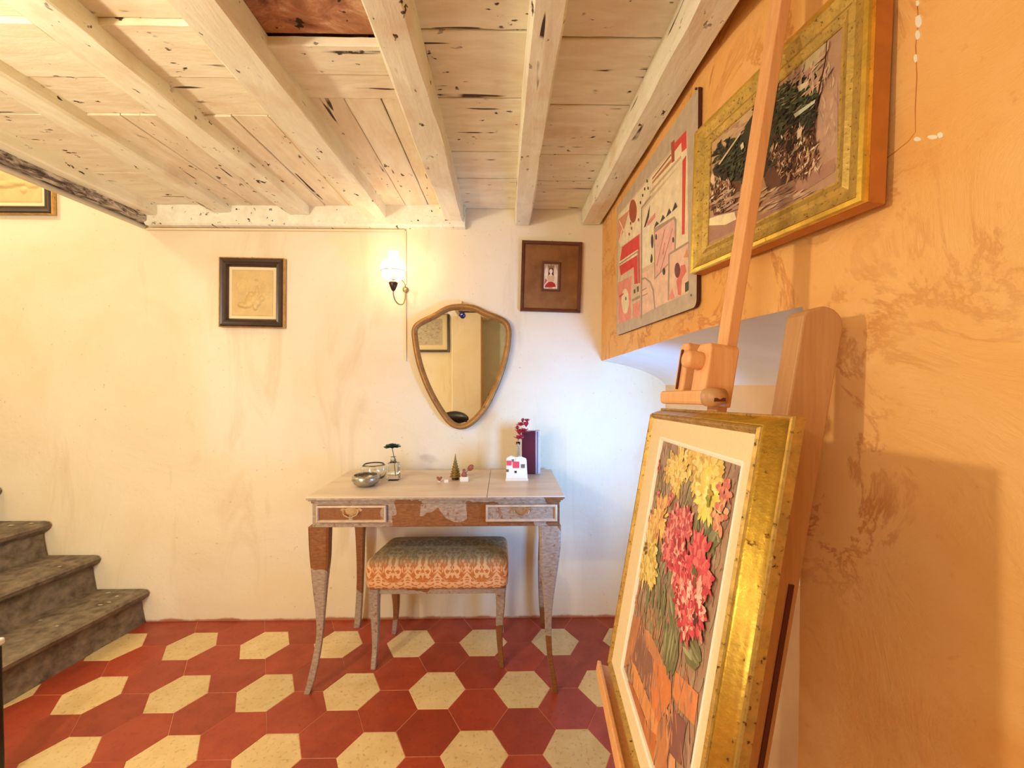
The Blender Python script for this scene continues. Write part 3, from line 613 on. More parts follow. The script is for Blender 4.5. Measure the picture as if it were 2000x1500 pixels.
# ------------------------------------------------------------------ mirror
YM = 2.145
outer = [(900, 593), (927, 596), (950, 607), (974, 616), (991, 626), (999, 645), (997, 678), (989, 714), (975, 754), (953, 798), (928, 827), (904, 839), (880, 833), (858, 808), (832, 762), (813, 710), (804, 660), (805, 639), (817, 626), (845, 612), (872, 597)]
ol = smooth_loop([at(a, b, YM) for a, b in outer], 5); n = len(ol)
g = thing('wall_mirror', (-.22, YM, ol[55].z), 'shield-shaped wall mirror with a bronze gilt frame above the dressing table', 'mirror')
rs = []
for i, q in enumerate(ol):
    t = (ol[(i+1) % n]-ol[i-1]).normalized(); inn = V((t.z, 0, -t.x))
    if inn.dot(V((-.225, YM, 1.36))-q) < 0: inn = -inn
    rs.append([q+inn*a+V((0, b, 0)) for a, b in [(0, .022), (0, .004), (.004, -.004), (.012, -.008), (.020, -.006), (.026, .002), (.031, .006), (.031, .022)]])
MB().rings(rs, False, True, closed=True).build('frame', M['mirror_frame'], g)
MB().add([r[6]+V((0, .002, 0)) for r in rs], [tuple(range(n))]).build('mirror_glass', M['mirror'], g)
q = at(903, 590, YM); MB().tube([q+V((0, .03, .002)), q+V((0, .0, .004)), q+V((.0, -.012, .0)), q+V((0, -.012, -.01))], .0022, 8).build('hook', M['lamp_metal'], g)
q = at(903, 596, YM-.012); q2 = at(902, 614, YM-.014); g = thing('charm', (q2.x, q2.y, q2.z), 'dark blue glass bead charm hanging over the top of the mirror', 'charm')
MB().tube([q, q2+V((0, 0, .018))], .0009, 6).build('string', M['rope'], g)
MB().lathe(q2, [(.001, -.004), (.013, -.004), (.0155, 0), (.013, .004), (.001, .004)], 24, (0, -1, 0)).build('bead', M['blue'], g)
MB().lathe(q2+V((.001, -.0045, 0)), [(.0005, 0), (.003, 0), (.0027, .001), (.0005, .001)], 16, (0, -1, 0)).build('eye', M['white'], g)
# ------------------------------------------------------------------ wall lamp and cable
lx, ly = -.536, 2.03
g = thing('wall_lamp', (lx, YB, 1.6908), 'oil-lamp style wall light with a glowing opal glass shade', 'lamp')
MB().lathe((lx, ly, 0), [(.024, 1.8795), (.024, 1.8668), (.021, 1.8492), (.026, 1.8433), (.046, 1.8335), (.057, 1.8140), (.060, 1.7983), (.056, 1.7886)], 28, cap=False).build('shade', M['shade'], g)
MB().lathe((lx, ly, 0), [(.0545, 1.7886), (.0575, 1.7886), (.0575, 1.7846), (.0545, 1.7846), (.0545, 1.7886)], 28, cap=False).build('shade_ring', M['lamp_metal'], g)
MB().lathe((lx, ly, 0), [(.054, 1.7837), (.054, 1.7670), (.047, 1.7534), (.030, 1.7465), (.012, 1.7445)], 28, cap=False).build('glass_cup', M['cup'], g)
MB().lathe((lx, ly, 0), [(.003, 1.7719), (.019, 1.7690), (.017, 1.7592), (.011, 1.7475), (.006, 1.7445)], 20).build('burner', M['lamp_metal'], g)
MB().lathe((lx, ly, 0), [(.010, 1.7377), (.020, 1.7348), (.022, 1.7299), (.016, 1.7123), (.009, 1.6966), (.003, 1.6908)], 20).build('reservoir', M['lamp_dark'], g)
MB().tube(smooth_path([(lx, ly, 1.6927), (lx+.001, ly, 1.6712), (lx+.006, ly+.02, 1.6467), (lx+.014, ly+.06, 1.6379), (lx+.022, ly+.11, 1.6516), (lx+.024, YB-.014, 1.6908), (lx+.024, YB-.012, 1.7250)]), .0032, 8).build('arm', M['lamp_metal'], g)
MB().lathe((lx+.024, YB, 1.7299), [(.016, -.002), (.016, .006), (.010, .012), (.002, .014)], 18, (0, -1, 0)).build('wall_plate', M['lamp_metal'], g)
MB().tube([(lx+.024, YB-.012, 1.7377), (lx+.03, YB-.04, 1.7514), (lx+.028, ly+.04, 1.7592)], .0022, 6).build('brace', M['lamp_metal'], g)
mb = MB(); mb.box((-.516, YB-.009, 1.755), (-.507, YB+.004, 2.03)); mb.box((-.513, YB-.007, 1.36), (-.509, YB+.004, 1.72))
tag(mb.build('cable_cover', M['cable'], None), 'thin cream cable cover running down the wall behind the lamp', 'cable')
# ------------------------------------------------------------------ framed pictures
EX, EY, EZ = V((1, 0, 0)), V((0, -1, 0)), V((0, 0, 1))
def polys(mb, o, n, items, conv, eps=6e-6, base=0):
    for i, (c, pts) in enumerate(items):
        vs = [on(*conv(a, b), o, n)+NV*(base+eps*(i+1)) for a, b in pts]
        mb.add(vs, [tuple(range(len(vs)))], lin(c))
def relief_picture(cx_, cz, w_, h_, rot, label, figures, seed):
    yw = YB-.004; g = thing('framed_relief', (cx_, yw, cz-h_/2), label, 'picture')
    U = V((math.cos(rot), 0, math.sin(rot))); W = V((-math.sin(rot), 0, math.cos(rot))); O = V((cx_, yw, cz))
    mb = MB(); frame_ring(mb, O, U, W, EY, w_, h_, [(.006, .0), (.006, .022), (.012, .026), (.020, .024), (.028, .020), (.036, .022), (.040, .018), (.043, .012), (.046, .008), (.046, 0)]); mb.build('frame', M['darkwood'], g)
    mb = MB(); frame_ring(mb, O, U, W, EY, w_, h_, [(0, .0), (0, .020), (.003, .022), (.006, .020), (.006, 0)]); mb.build('gilt_edge', M['gilt_edge'], g)
    MB().obox(O+EY*.006, (U, W, EY), (w_/2-.044, h_/2-.044, .002)).build('mount', M['mat_cream'], g)
    pw, ph = w_-.118, h_-.118; nx_, nz_ = 60, 64; mb = MB(); rr = random.Random(seed)
    def hf(u, v):
        h__ = 0
        for (a, b, ra, rb, hh_) in figures:
            d = ((u-a)/ra)**2+((v-b)/rb)**2
            if d < 1: h__ = max(h__, hh_*math.sqrt(1-d))
        return .010+h__+.0006*noise.noise(V((u*14, v*14, seed)))+(.0012*noise.noise(V((u*26, v*26, seed))) if h__ else 0)
    grid(mb, lambda u, v: O+U*((u-.5)*pw)+W*((v-.5)*ph)+EY*(hf(u, v) if 0 < u < 1 and 0 < v < 1 else .006), nx_, nz_)
    mb.build('relief_plate', M['relief'], g)
    q = O+W*(h_/2); MB().lathe(q+EY*.012, [(.004, -.012), (.004, .004), (.0015, .006)], 10, (0, -1, 0)).build('nail', M['lamp_metal'], g)
fig1 = [(.50, .36, .16, .13, .010), (.42, .28, .10, .10, .009), (.60, .30, .12, .10, .010), (.62, .48, .07, .07, .009), (.47, .47, .06, .06, .008), (.25, .24, .10, .06, .008), (.36, .22, .14, .05, .008), (.58, .22, .06, .10, .009), (.72, .38, .08, .07, .007), (.62, .58, .035, .09, .007), (.60, .77, .06, .02, .006), (.80, .50, .12, .05, .003), (.3, .65, .2, .2, .0015), (.78, .55, .10, .2, .002)]
a = at(427, 503, YB-.02); b = at(556, 640, YB-.02)
relief_picture((a.x+b.x)/2, (a.z+b.z)/2, b.x-a.x, a.z-b.z, math.radians(-1.0), 'dark framed square relief of a group of figures, on the wall left of the lamp', fig1, 4)
b = at(104, 419, YB-.02)
relief_picture(b.x-.21, b.z+.225, .42, .45, 0, 'dark framed relief hanging high above the stairs at the left', [(.60, .30, .20, .05, .010), (.74, .42, .05, .14, .010), (.74, .58, .04, .06, .009), (.85, .28, .12, .06, .009), (.35, .27, .25, .05, .009), (.3, .5, .1, .2, .008), (.70, .20, .06, .05, .007), (.9, .45, .05, .05, .006), (.5, .6, .06, .12, .008)], 9)
# brown icon picture
a = at(1017, 470, YB-.02); b = at(1136, 610, YB-.02); O = V(((a.x+b.x)/2, YB-.004, (a.z+b.z)/2)); w_, h_ = b.x-a.x-.004, a.z-b.z-.004
rot = math.radians(-1.6); U = V((math.cos(rot), 0, math.sin(rot))); W = V((-math.sin(rot), 0, math.cos(rot))); g = thing('framed_icon', (O.x, O.y, O.z-h_/2), 'brown framed burlap panel with a tiny crowned lady icon, right of the mirror', 'picture')
mb = MB(); frame_ring(mb, O, U, W, EY, w_, h_, [(0, 0), (0, .018), (.003, .020), (.013, .018), (.017, .013), (.017, 0)]); mb.build('frame', M['redwood'], g)
MB().obox(O+EY*.007, (U, W, EY), (w_/2-.015, h_/2-.015, .002)).build('burlap_panel', M['burlap'], g)
Oi = O+W*.0+U*-.002; mb = MB(); frame_ring(mb, Oi, U, W, EY, .094, .150, [(0, .008), (0, .018), (.003, .020), (.009, .018), (.010, .012), (.010, .008)]); mb.build('inner_frame', M['redwood'], g)
mb = MB(); pl = Oi+EY*.011; NV = EY
def uvp(c, pts, i): mb.add([pl+U*x*.001+W*y*.001+EY*(.00025*i) for x, y in pts], [tuple(range(len(pts)))], lin(c))
uvp((196, 160, 128), [(-38, -66), (38, -66), (38, 66), (-38, 66)], 0)
uvp((236, 214, 184), [(-36, -60), (-10, -60), (-14, 30), (-22, 58), (-34, 30)], 1); uvp((236, 214, 184), [(36, -60), (10, -60), (14, 30), (22, 58), (34, 30)], 2)
uvp((180, 40, 30), [(-30, -56), (28, -52), (22, -34), (6, -24), (-12, -28), (-26, -42)], 3); uvp((216, 180, 130), [(-14, -26), (16, -26), (20, 0), (12, 14), (-12, 14), (-18, 0)], 4)
uvp((66, 36, 24), [(-14, 8), (-10, 42), (0, 50), (12, 42), (15, 8), (8, 4), (-8, 4)], 5); uvp((242, 220, 190), [(9*math.cos(t*.63), 28+13*math.sin(t*.63)) for t in range(10)], 6)
uvp((238, 214, 186), [(-12, 4), (12, 4), (4, 16), (-4, 16)], 7); uvp((150, 110, 70), [(-14, 44), (-16, 62), (-6, 54), (0, 64), (6, 54), (16, 62), (14, 44)], 8); uvp((200, 90, 60), [(-18, -20), (-34, -44), (-28, -10)], 9)
mb.build('icon_print', M['print'], g)
MB().lathe(O+W*(h_/2)+EY*.010, [(.004, -.010), (.004, .004), (.0015, .006)], 10, (0, -1, 0)).build('nail', M['lamp_metal'], g)
# drawing on the rear wall, reflected in the mirror; chairs reflected too
O = V((-1.08, YR+.004, 1.90)); g = thing('framed_drawing', (O.x, O.y, 1.62), 'framed pencil landscape on the rear wall, seen in the mirror', 'picture')
mb = MB(); frame_ring(mb, O, EX, EZ, V((0, 1, 0)), .62, .56, [(0, 0), (0, .03), (.004, .033), (.034, .028), (.034, 0)]); mb.build('frame', M['darkwood'], g)
MB().box((-1.37, YR+.006, 1.64), (-.79, YR+.010, 2.16)).build('mount', M['mat_cream'], g)
mb = MB(); mb.add([(-1.30, YR+.012, 1.72), (-.87, YR+.012, 1.72), (-.87, YR+.012, 2.09), (-1.30, YR+.012, 2.09)], [(0, 1, 2, 3)], lin((196, 180, 150)))
for k in range(260):
    x, z = R.uniform(-1.29, -.91), R.uniform(1.73, 2.08); L = R.uniform(.01, .04); tt = R.uniform(.001, .004); dz_ = R.uniform(-.012, .012); cc = R.choice([(110, 100, 86), (140, 128, 106), (90, 82, 72), (164, 150, 124)])
    if z < 1.80 and R.random() < .6: continue
    mb.add([(x, YR+.0122+k*1e-5, z), (x+L, YR+.0122+k*1e-5, z+dz_), (x+L, YR+.0122+k*1e-5, z+dz_+tt), (x, YR+.0122+k*1e-5, z+tt)], [(0, 1, 2, 3)], lin(cc))
mb.build('drawing_sheet', M['drawing'], g)
def chair(x, y, top, label):
    g = thing('chair', (x, y, 0), label, 'chair'); s_ = .44
    MB().lathe((x, y, s_-.03), [(.19, 0), (.20, .01), (.20, .03), (.17, .045)], 28).build('seat', M['black'], g)
    rs = []
    for k in range(15):
        a = math.radians(200+140*k/14); rs.append([(x+.20*math.cos(a), y+.19*math.sin(a), z) for z in (top-.10-.06*math.sin(math.pi*k/14), top-.07+.07*math.sin(math.pi*k/14))]+[(x+.18*math.cos(a), y+.17*math.sin(a), z) for z in (top-.07+.07*math.sin(math.pi*k/14), top-.10-.06*math.sin(math.pi*k/14))])
    MB().rings(rs, True, True).build('backrest', M['black'], g)
    for a in (215, 325): MB().tube([(x+.19*math.cos(math.radians(a)), y+.18*math.sin(math.radians(a)), z) for z in (s_-.02, top-.09)], .011, 8).build('back_post', M['black'], g)
    for a in (45, 135, 225, 315): MB().tube([(x+.15*math.cos(math.radians(a)), y+.15*math.sin(math.radians(a)), s_-.02), (x+.20*math.cos(math.radians(a)), y+.20*math.sin(math.radians(a)), 0)], [.014, .010], 8).build('leg', M['black'], g)
chair(-.63, -.78, .84, 'black round-backed chair reflected at the bottom of the mirror'); chair(-.02, -.95, 1.12, 'tall black round-backed chair reflected at the right side of the mirror')
# ------------------------------------------------------------------ abstract poster on the right wall
NW = V((-1, 0, 0)); XPo = .500; g = thing('abstract_poster', (.508, 1.49, 1.46), 'grey-edged abstract poster of red, pink and black shapes on the orange wall', 'poster')
def px_plane(px, py, x): d = ray(px, py); return CAM+d*(x/d.x)
TLc, TRc, BRc, BLc = [px_plane(a, b, XPo) for a, b in ((1206, 402), (1363, 174), (1361, 597), (1203, 657))]
zt, zb = (TLc.z+TRc.z)/2, (BRc.z+BLc.z)/2; yf, yn = (TLc.y+BLc.y)/2, (TRc.y+BRc.y)/2
rc = .02; crn = []
for (y, z, a0, rc) in ((yn+rc, zb+rc, 180, rc), (yf-rc, zb+rc, 270, rc), (yf-.003, zt-.003, 0, .003), (yn+.003, zt-.003, 90, .003)):
    for k in range(5):
        a = math.radians(a0+90*k/4); crn.append((XPo, y+rc*math.cos(a), z+rc*math.sin(a)))
mb = MB(); mb.prism([(XPo+.0005, q[1], q[2]) for q in crn], (.008, 0, 0)); mb.build('board', M['poster_edge'], g)
mb = MB(); mb.add(crn, [tuple(range(len(crn)))], lin((196, 176, 148)))
conv = lambda a, b: (1190+a/3.571, 250+b/3.571)
PK, RD, CRm, GR, BK, BR, LG = (236, 150, 130), (226, 70, 66), (244, 226, 184), (178, 152, 126), (70, 60, 66), (170, 80, 50), (240, 200, 170)
def circ(cx_, cy_, rx_, ry_, n=18, a0=0, a1=360): return [(cx_+rx_*math.cos(math.radians(a0+(a1-a0)*k/n)), cy_+ry_*math.sin(math.radians(a0+(a1-a0)*k/n))) for k in range(n+(0 if a1-a0 == 360 else 1))]
items = [
 ((222, 196, 160), [(60, 610), (545, 10), (552, 1150), (60, 1370)]),
 (CRm, [(75, 600), (285, 350), (280, 470), (222, 560), (222, 730), (75, 830)]),
 (CRm, [(285, 350), (540, 40), (542, 200), (285, 480)]), (CRm, [(230, 580), (545, 190), (548, 790), (228, 985)]),
 (LG, [(222, 1020), (548, 830), (548, 1130), (222, 1310)]), ((226, 150, 110), [(62, 640), (140, 570), (100, 720), (62, 800)]),
 (BR, circ(165, 580, 27, 82, 20)), (BR, [(430, 105), (455, 80), (455, 230), (435, 245)]), (RD, [(452, 110), (538, 15), (540, 140), (505, 170), (503, 100), (455, 165)]),
 ((150, 90, 60), [(300, 350), (430, 180), (432, 192), (300, 362)]), ((190, 130, 80), [(300, 375), (432, 215), (434, 240), (300, 392)]), ((206, 176, 140), [(285, 440), (500, 190), (502, 210), (285, 462)]),
 (RD, [(510, 230), (536, 190), (526, 740), (506, 745)]), ((214, 90, 60), [(518, 300), (530, 290), (524, 640), (512, 650)]),
 (GR, [(222, 555), (290, 470), (292, 482), (222, 570)]), (GR, [(222, 570), (230, 570), (230, 1330), (218, 1330)]),
 (RD, [(90, 830), (210, 740), (215, 1080), (175, 1090), (170, 970), (80, 1030), (70, 960)]), (PK, [(60, 1080), (155, 1030), (150, 1330), (65, 1370)]), (PK, [(165, 1230), (215, 1200), (212, 1310), (165, 1330)]),
 (CRm, [(68, 935), (200, 845), (205, 880), (72, 962)]), (GR, [(70, 945), (195, 858), (198, 866), (72, 957)]), (GR, [(195, 858), (204, 850), (206, 1080), (198, 1080)]),
 ((240, 222, 178), circ(112, 1208, 26, 88, 22)), (BK, circ(116, 1190, 4, 14, 8)), (RD, [(70, 1170), (100, 1150), (100, 1160), (72, 1185)]),
 (BK, [(235, 720), (285, 535), (278, 620), (250, 700)]), (PK, [(262, 660), (322, 590), (320, 625), (265, 690)]), (RD, [(262, 700), (280, 690), (278, 780), (265, 770)]),
 (BK, circ(300, 790, 9, 50, 12)), (BK, circ(294, 910, 9, 32, 12)), ((246, 232, 196), [(232, 700), (290, 670), (282, 780), (296, 860), (284, 940), (230, 975)]),
 (GR, [(312, 700), (455, 615), (470, 640), (462, 900), (315, 1060)]), ((238, 186, 168), [(320, 730), (450, 635), (458, 660), (454, 895), (322, 1040)]),
 ((200, 120, 100), [(330, 960), (385, 705), (389, 708), (334, 965)]), ((200, 120, 100), [(352, 1010), (440, 700), (444, 703), (357, 1012)]), ((216, 140, 120), [(370, 880), (385, 800), (392, 800), (378, 884)]),
 (BK, circ(382, 1000, 10, 26, 10)), (BK, circ(447, 780, 7, 20, 10)), (BK, circ(328, 760, 6, 22, 10)),
 (GR, [(412, 880), (430, 865), (555, 790), (553, 805), (424, 885), (418, 1200), (408, 1205)]), (LG, [(424, 885), (552, 808), (550, 1100), (420, 1170)]),
 ((226, 120, 100), [(500, 960), (530, 950), (540, 1000), (510, 1050), (500, 1170), (480, 1160), (470, 1070), (490, 1010)]), ((110, 56, 60), circ(476, 992, 20, 54, 14)), (PK, [(412, 1195), (440, 1110), (455, 1180), (440, 1195)]), ((226, 150, 100), [(545, 830), (552, 900), (520, 905)]),
 (GR, [(225, 1050), (250, 1040), (290, 1070), (312, 1130), (322, 1260), (314, 1262), (304, 1140), (284, 1082), (250, 1052), (225, 1062)]),
 ((100, 100, 80), [(170, 1130), (182, 1120), (184, 1150), (172, 1155)]), ((100, 100, 80), [(192, 1110), (206, 1100), (206, 1140), (196, 1145)]), (GR, [(160, 1195), (215, 1165), (215, 1185), (160, 1210)]),
 (GR, [(225, 1130), (262, 1112), (262, 1118), (225, 1140)]), (GR, [(225, 1170), (270, 1150), (270, 1156), (225, 1178)]), ((66, 70, 50), [(530, 1080), (556, 1066), (554, 1130), (530, 1146)]), ((110, 100, 90), circ(572, 1166, 7, 9, 8)),
 ((250, 214, 180), [(66, 790), (92, 690), (96, 700), (72, 812)]), ((250, 214, 180), [(92, 690), (122, 760), (118, 770), (90, 700)]), ((250, 214, 180), [(72, 640), (125, 760), (121, 768), (70, 655)])]
for k in range(4): x_ = 312+k*42; y_ = 700-k*38; items.append((BK, [(x_, y_), (x_+18+k*2, y_-50-k*7), (x_+36+k, y_-34-k)]))
for a, b in [(265, 370), (248, 425), (234, 470), (218, 520), (272, 420), (156, 700), (205, 640), (140, 740), (150, 665)]: items.append((BK if b < 600 else BR, circ(a, b, 5, 12, 8)))
polys_n = V((-1, 0, 0)); NV = V((-1, 0, 0)); polys(mb, V((XPo, 0, 0)), V((1, 0, 0)), items, conv, 1.2e-5, 1e-5)
mb.build('printed_sheet', M['print'], g)
MB().tube([(.512, yn+.006, zt-.002), (.495, yn+.006, zt-.002)], .003, 8).build('nail', M['poster_edge'], g)
# ------------------------------------------------------------------ gold framed oil painting on the right wall
def rect_basis(BLp, BRp, up):
    U = (BRp-BLp).normalized(); W = (up-U*up.dot(U)).normalized(); return U, W, W.cross(U).normalized()
def pp_at(px, py, x): d = ray(px, py); return CAM+d*(x/d.x)
BLp = pp_at(1346, 536, .474); BRp = pp_at(1684, 393, .533); TLp = pp_at(1365, 250, .487)
U, W, N_ = rect_basis(BLp, BRp, TLp-BLp)
N_ = N_ if N_.x < 0 else -N_
w_ = (BRp-BLp).length; h_ = .360
hT = (TLp-BLp).length; h_ = hT
O = BLp+U*w_/2+W*h_/2; dp = .040
g = thing('gilt_framed_painting', (O.x, O.y, O.z-h_/2), 'large gold framed painting of dark trees and rocks on the orange wall', 'painting')
Ob = O-N_*dp
mb = MB(); frame_ring(mb, Ob, U, W, N_, w_, h_, [(.012, 0), (.012, dp-.002), (.020, dp-.006), (.032, dp-.010), (.040, dp-.006), (.044, dp-.008), (.052, dp-.012), (.056, dp-.012), (.056, 0)]); mb.build('frame', M['gold_face'], g)
mb = MB(); frame_ring(mb, Ob, U, W, N_, w_, h_, [(.001, dp-.012), (0, dp-.004), (.002, dp), (.009, dp+.001), (.012, dp-.003), (.012, dp-.012)]); mb.build('bright_lip', M['gold_lip'], g)
mb = MB(); frame_ring(mb, Ob, U, W, N_, w_, h_, [(0, 0), (.0005, dp-.012), (.012, dp-.012), (.012, 0)]); mb.build('frame_side', M['frame_side'], g)
NV = N_; o_ = Ob+N_*(dp-.014); mb = MB()
mb.add([o_+U*a*(w_/2-.054)+W*b*(h_/2-.054)-N_*.0005 for a, b in ((-1, -1), (1, -1), (1, 1), (-1, 1))], [(0, 1, 2, 3)], lin((186, 146, 112)))
conv = lambda a, b: (1330+a/2.778, b/2.778)
items = [((206, 170, 120), [(130, 760), (390, 540), (390, 640), (170, 900)]), ((196, 176, 130), [(600, 260), (760, 120), (790, 230), (740, 400), (600, 390)]),
 ((190, 150, 120), [(740, 620), (850, 440), (850, 900), (740, 800)]), ((176, 130, 104), [(130, 1230), (450, 1100), (840, 850), (835, 930), (450, 1180), (120, 1330)]),
 ((56, 52, 34), [(170, 920), (250, 840), (310, 740), (370, 650), (430, 560), (560, 470), (600, 440), (730, 400), (770, 460), (750, 560), (720, 640), (600, 700), (560, 900), (460, 960), (330, 1000), (230, 980), (180, 950)]),
 ((110, 70, 44), [(150, 1080), (230, 990), (330, 980), (300, 1140), (180, 1170)]), ((104, 66, 46), [(560, 720), (700, 620), (730, 700), (740, 860), (700, 930), (580, 990), (470, 1040), (450, 970)]), ((246, 226, 176), [(130, 1200), (200, 1170), (290, 1150), (300, 1190), (240, 1220), (140, 1230)]),
 ((236, 206, 160), [(120, 1000), (170, 940), (200, 980), (150, 1060), (120, 1060)])]
pal = {'d': [(40, 40, 26), (60, 66, 40), (30, 26, 20), (74, 80, 52), (52, 40, 28)], 'b': [(120, 74, 46), (90, 56, 36), (150, 100, 70), (206, 170, 130), (70, 40, 28), (232, 206, 170)], 's': [(196, 160, 126), (178, 136, 108), (206, 176, 136), (186, 150, 124)]}
def strokes(cx_, cy_, rx_, ry_, n, cols, L, wd, ang=(0, 180)):
    for _ in range(n):
        t = R.random()**.5; a = R.uniform(0, 6.28); x, y = cx_+rx_*t*math.cos(a), cy_+ry_*t*math.sin(a); aa = math.radians(R.uniform(*ang)); l = L*R.uniform(.4, 1.2); w2 = wd*R.uniform(.5, 1.3); dx, dy = math.cos(aa), math.sin(aa)
        items.append((R.choice(cols), [(x-dx*l-dy*w2*.3, y-dy*l+dx*w2*.3), (x-dy*w2, y+dx*w2), (x+dx*l, y+dy*l), (x+dy*w2, y-dx*w2)]))
strokes(660, 280, 110, 120, 60, pal['s'], 40, 6, (90, 150)); strokes(800, 600, 45, 250, 60, pal['s'], 40, 6, (70, 110)); strokes(260, 700, 90, 60, 40, pal['s'], 40, 6, (120, 150)); strokes(500, 1100, 300, 50, 50, pal['s'], 40, 6, (140, 160))
strokes(290, 880, 90, 90, 80, pal['d'], 26, 6); strokes(620, 560, 120, 120, 130, pal['d'], 34, 7); strokes(520, 760, 80, 160, 110, pal['d'], 34, 7); strokes(230, 1070, 70, 80, 60, pal['b'], 22, 4, (60, 120)); strokes(620, 820, 110, 140, 160, pal['b'], 26, 4, (50, 130)); strokes(690, 880, 80, 60, 50, pal['b'], 30, 3, (60, 140))
for _k in range(3):
    strokes(560, 620, 170, 180, 120, pal['d'], 40, 9, (100, 170)); strokes(640, 520, 110, 90, 40, [(96, 104, 66), (150, 140, 100), (60, 84, 56)], 30, 5, (120, 170)); strokes(620, 830, 130, 150, 110, pal['b'], 34, 5, (60, 150)); strokes(280, 860, 100, 110, 60, pal['d'], 26, 7, (100, 160)); strokes(220, 1060, 80, 90, 60, pal['b'], 26, 5, (60, 140))
strokes(700, 330, 120, 200, 90, pal['s'], 46, 8, (90, 140)); strokes(480, 1080, 330, 60, 90, pal['s']+[(150, 116, 92)], 50, 7, (140, 160))
def clipok(p_):
    for a, b in p_:
        q = on(*conv(a, b), o_, N_)-o_
        if abs(q.dot(U)) > w_/2-.055 or abs(q.dot(W)) > h_/2-.055: return False
    return True
for whites in [((230, 206, 170), [(330, 790), (345, 770), (350, 800), (335, 815)]), ((216, 196, 150), [(210, 890), (330, 720), (334, 726), (216, 896)]), ((60, 26, 20), [(728, 720), (740, 560), (790, 330), (800, 220), (804, 222), (796, 335), (748, 565), (736, 722)]), ((224, 206, 170), [(640, 470), (700, 440), (690, 470), (650, 500)]), ((200, 200, 170), [(620, 620), (740, 540), (735, 560), (630, 640)]), ((226, 196, 160), [(640, 710), (670, 690), (660, 740), (640, 760)])]: items.append(whites)
for i, (c, p_) in enumerate(items):
    if i > 15 and not clipok(p_): continue
    vs = []
    for a, b in p_:
        q = on(*conv(a, b), o_, N_)-o_; x = max(-w_/2+.0545, min(w_/2-.0545, q.dot(U))); y = max(-h_/2+.0545, min(h_/2-.0545, q.dot(W))); vs.append(o_+U*x+W*y+N_*(5e-5+1.6e-6*i))
    mb.add(vs, [tuple(range(len(vs)))], lin(c))
mb.build('canvas', M['paint'], g)
# ------------------------------------------------------------------ painting on the easel
KS = .92
d1 = ray(1058, 783).normalized(); vv = V((.18, 0, 1)); vv = (vv-d1*vv.dot(d1)).normalized(); nn = d1.cross(vv).normalized()
A = CAM+(at(1268, 800, 1.10)-CAM)*KS; Uf = -d1; Nf = -nn if nn.x > 0 else nn
def pt(u, v, h=0): return A+Uf*(u*KS)+vv*(v*KS)+Nf*(h*KS)
fu0, fu1, fv1, fv0 = .045, .566, -.018, -.642
O = pt((fu0+fu1)/2, (fv0+fv1)/2); fw, fh = (fu1-fu0)*KS, (fv1-fv0)*KS
g = thing('framed_flower_painting', pt(.3, -.70), 'gold framed oil painting of yellow and red chrysanthemums resting on the easel', 'painting')
e = .0275*KS; bw, bh = fw+2*e, fh+2*e
DB = -.034
mb = MB(); frame_ring(mb, O, Uf, vv, Nf, bw, bh, [(e+.003, DB), (e+.003, -.003), (e+.000, .001), (e-.002, .004), (e-.0045, .005), (e-.007, .002), (e-.008, -.001), (e-.008, DB)]); mb.build('inner_bead', M['gold_worn'], g)
mb = MB(); frame_ring(mb, O, Uf, vv, Nf, bw, bh, [(e-.008, DB), (e-.008, -.001), (e-.009, .0005), (e-.0105, -.003), (e-.0125, -.007), (e-.015, -.012), (e-.017, -.017), (.005, -.023), (.004, DB)], True); ob = mb.build('cove', M['gold'], g)
mb = MB(); frame_ring(mb, O, Uf, vv, Nf, bw, bh, [(.004, DB-.002), (.005, -.023), (.0035, -.021), (.001, -.022), (0, -.025), (0, DB-.002)]); mb.build('outer_bead', M['gold_worn'], g)
mb = MB(); frame_ring(mb, O, Uf, vv, Nf, fw, fh, [(-.002, -.012), (-.002, -.003), (.075, -.004), (.078, -.012)]); 
# mount: cut separately on each side to follow the photo's margins
pu0, pu1, pv1, pv0 = .145, .531, -.068, -.592
def rectp(u0, v0, u1, v1, h): return [pt(u0, v0, h), pt(u1, v0, h), pt(u1, v1, h), pt(u0, v1, h)]
mb = MB(); mt_ = -.003
for u0, v0, u1, v1 in [(fu0-.004, fv0-.004, pu0-.008, fv1+.004), (pu1+.008, fv0-.004, fu1+.004, fv1+.004), (pu0-.008, fv0-.004, pu1+.008, pv0-.008), (pu0-.008, pv1+.008, pu1+.008, fv1+.004)]: mb.prism(rectp(u0, v0, u1, v1, mt_), Nf*-.004)
mb.build('mount', M['mat_cream'], g)
Op = pt((pu0+pu1)/2, (pv0+pv1)/2, mt_); mb = MB(); frame_ring(mb, Op, Uf, vv, Nf, (pu1-pu0+.016)*KS, (pv1-pv0+.016)*KS, [(0, -.006), (0, .002), (.003, .0028), (.0072, .001), (.0085, -.003), (.0085, -.006)]); mb.build('fillet', M['fillet'], g)
o_ = Op-Nf*.003; NV = Nf; mb = MB(); W2, H2 = (pu1-pu0)*KS/2+.001, (pv1-pv0)*KS/2+.001
mb.add([o_+Uf*a*W2+vv*b*H2-Nf*.0004 for a, b in ((-1, -1), (1, -1), (1, 1), (-1, 1))], [(0, 1, 2, 3)], lin((172, 136, 106)))
layer = [0]
def st2(pts, c):
    layer[0] += 1
    cl = []
    for x, y in pts: cl.append((max(-W2, min(W2, x)), max(-H2, min(H2, y))))
    mb.add([o_+Uf*x+vv*y+Nf*(1.2e-6*layer[0]) for x, y in cl], [tuple(range(len(cl)))], lin(c))
def loc2(px, py): q = on(px, py, o_, Nf)-o_; return q.dot(Uf), q.dot(vv)
def pset(px, py, items_): pass
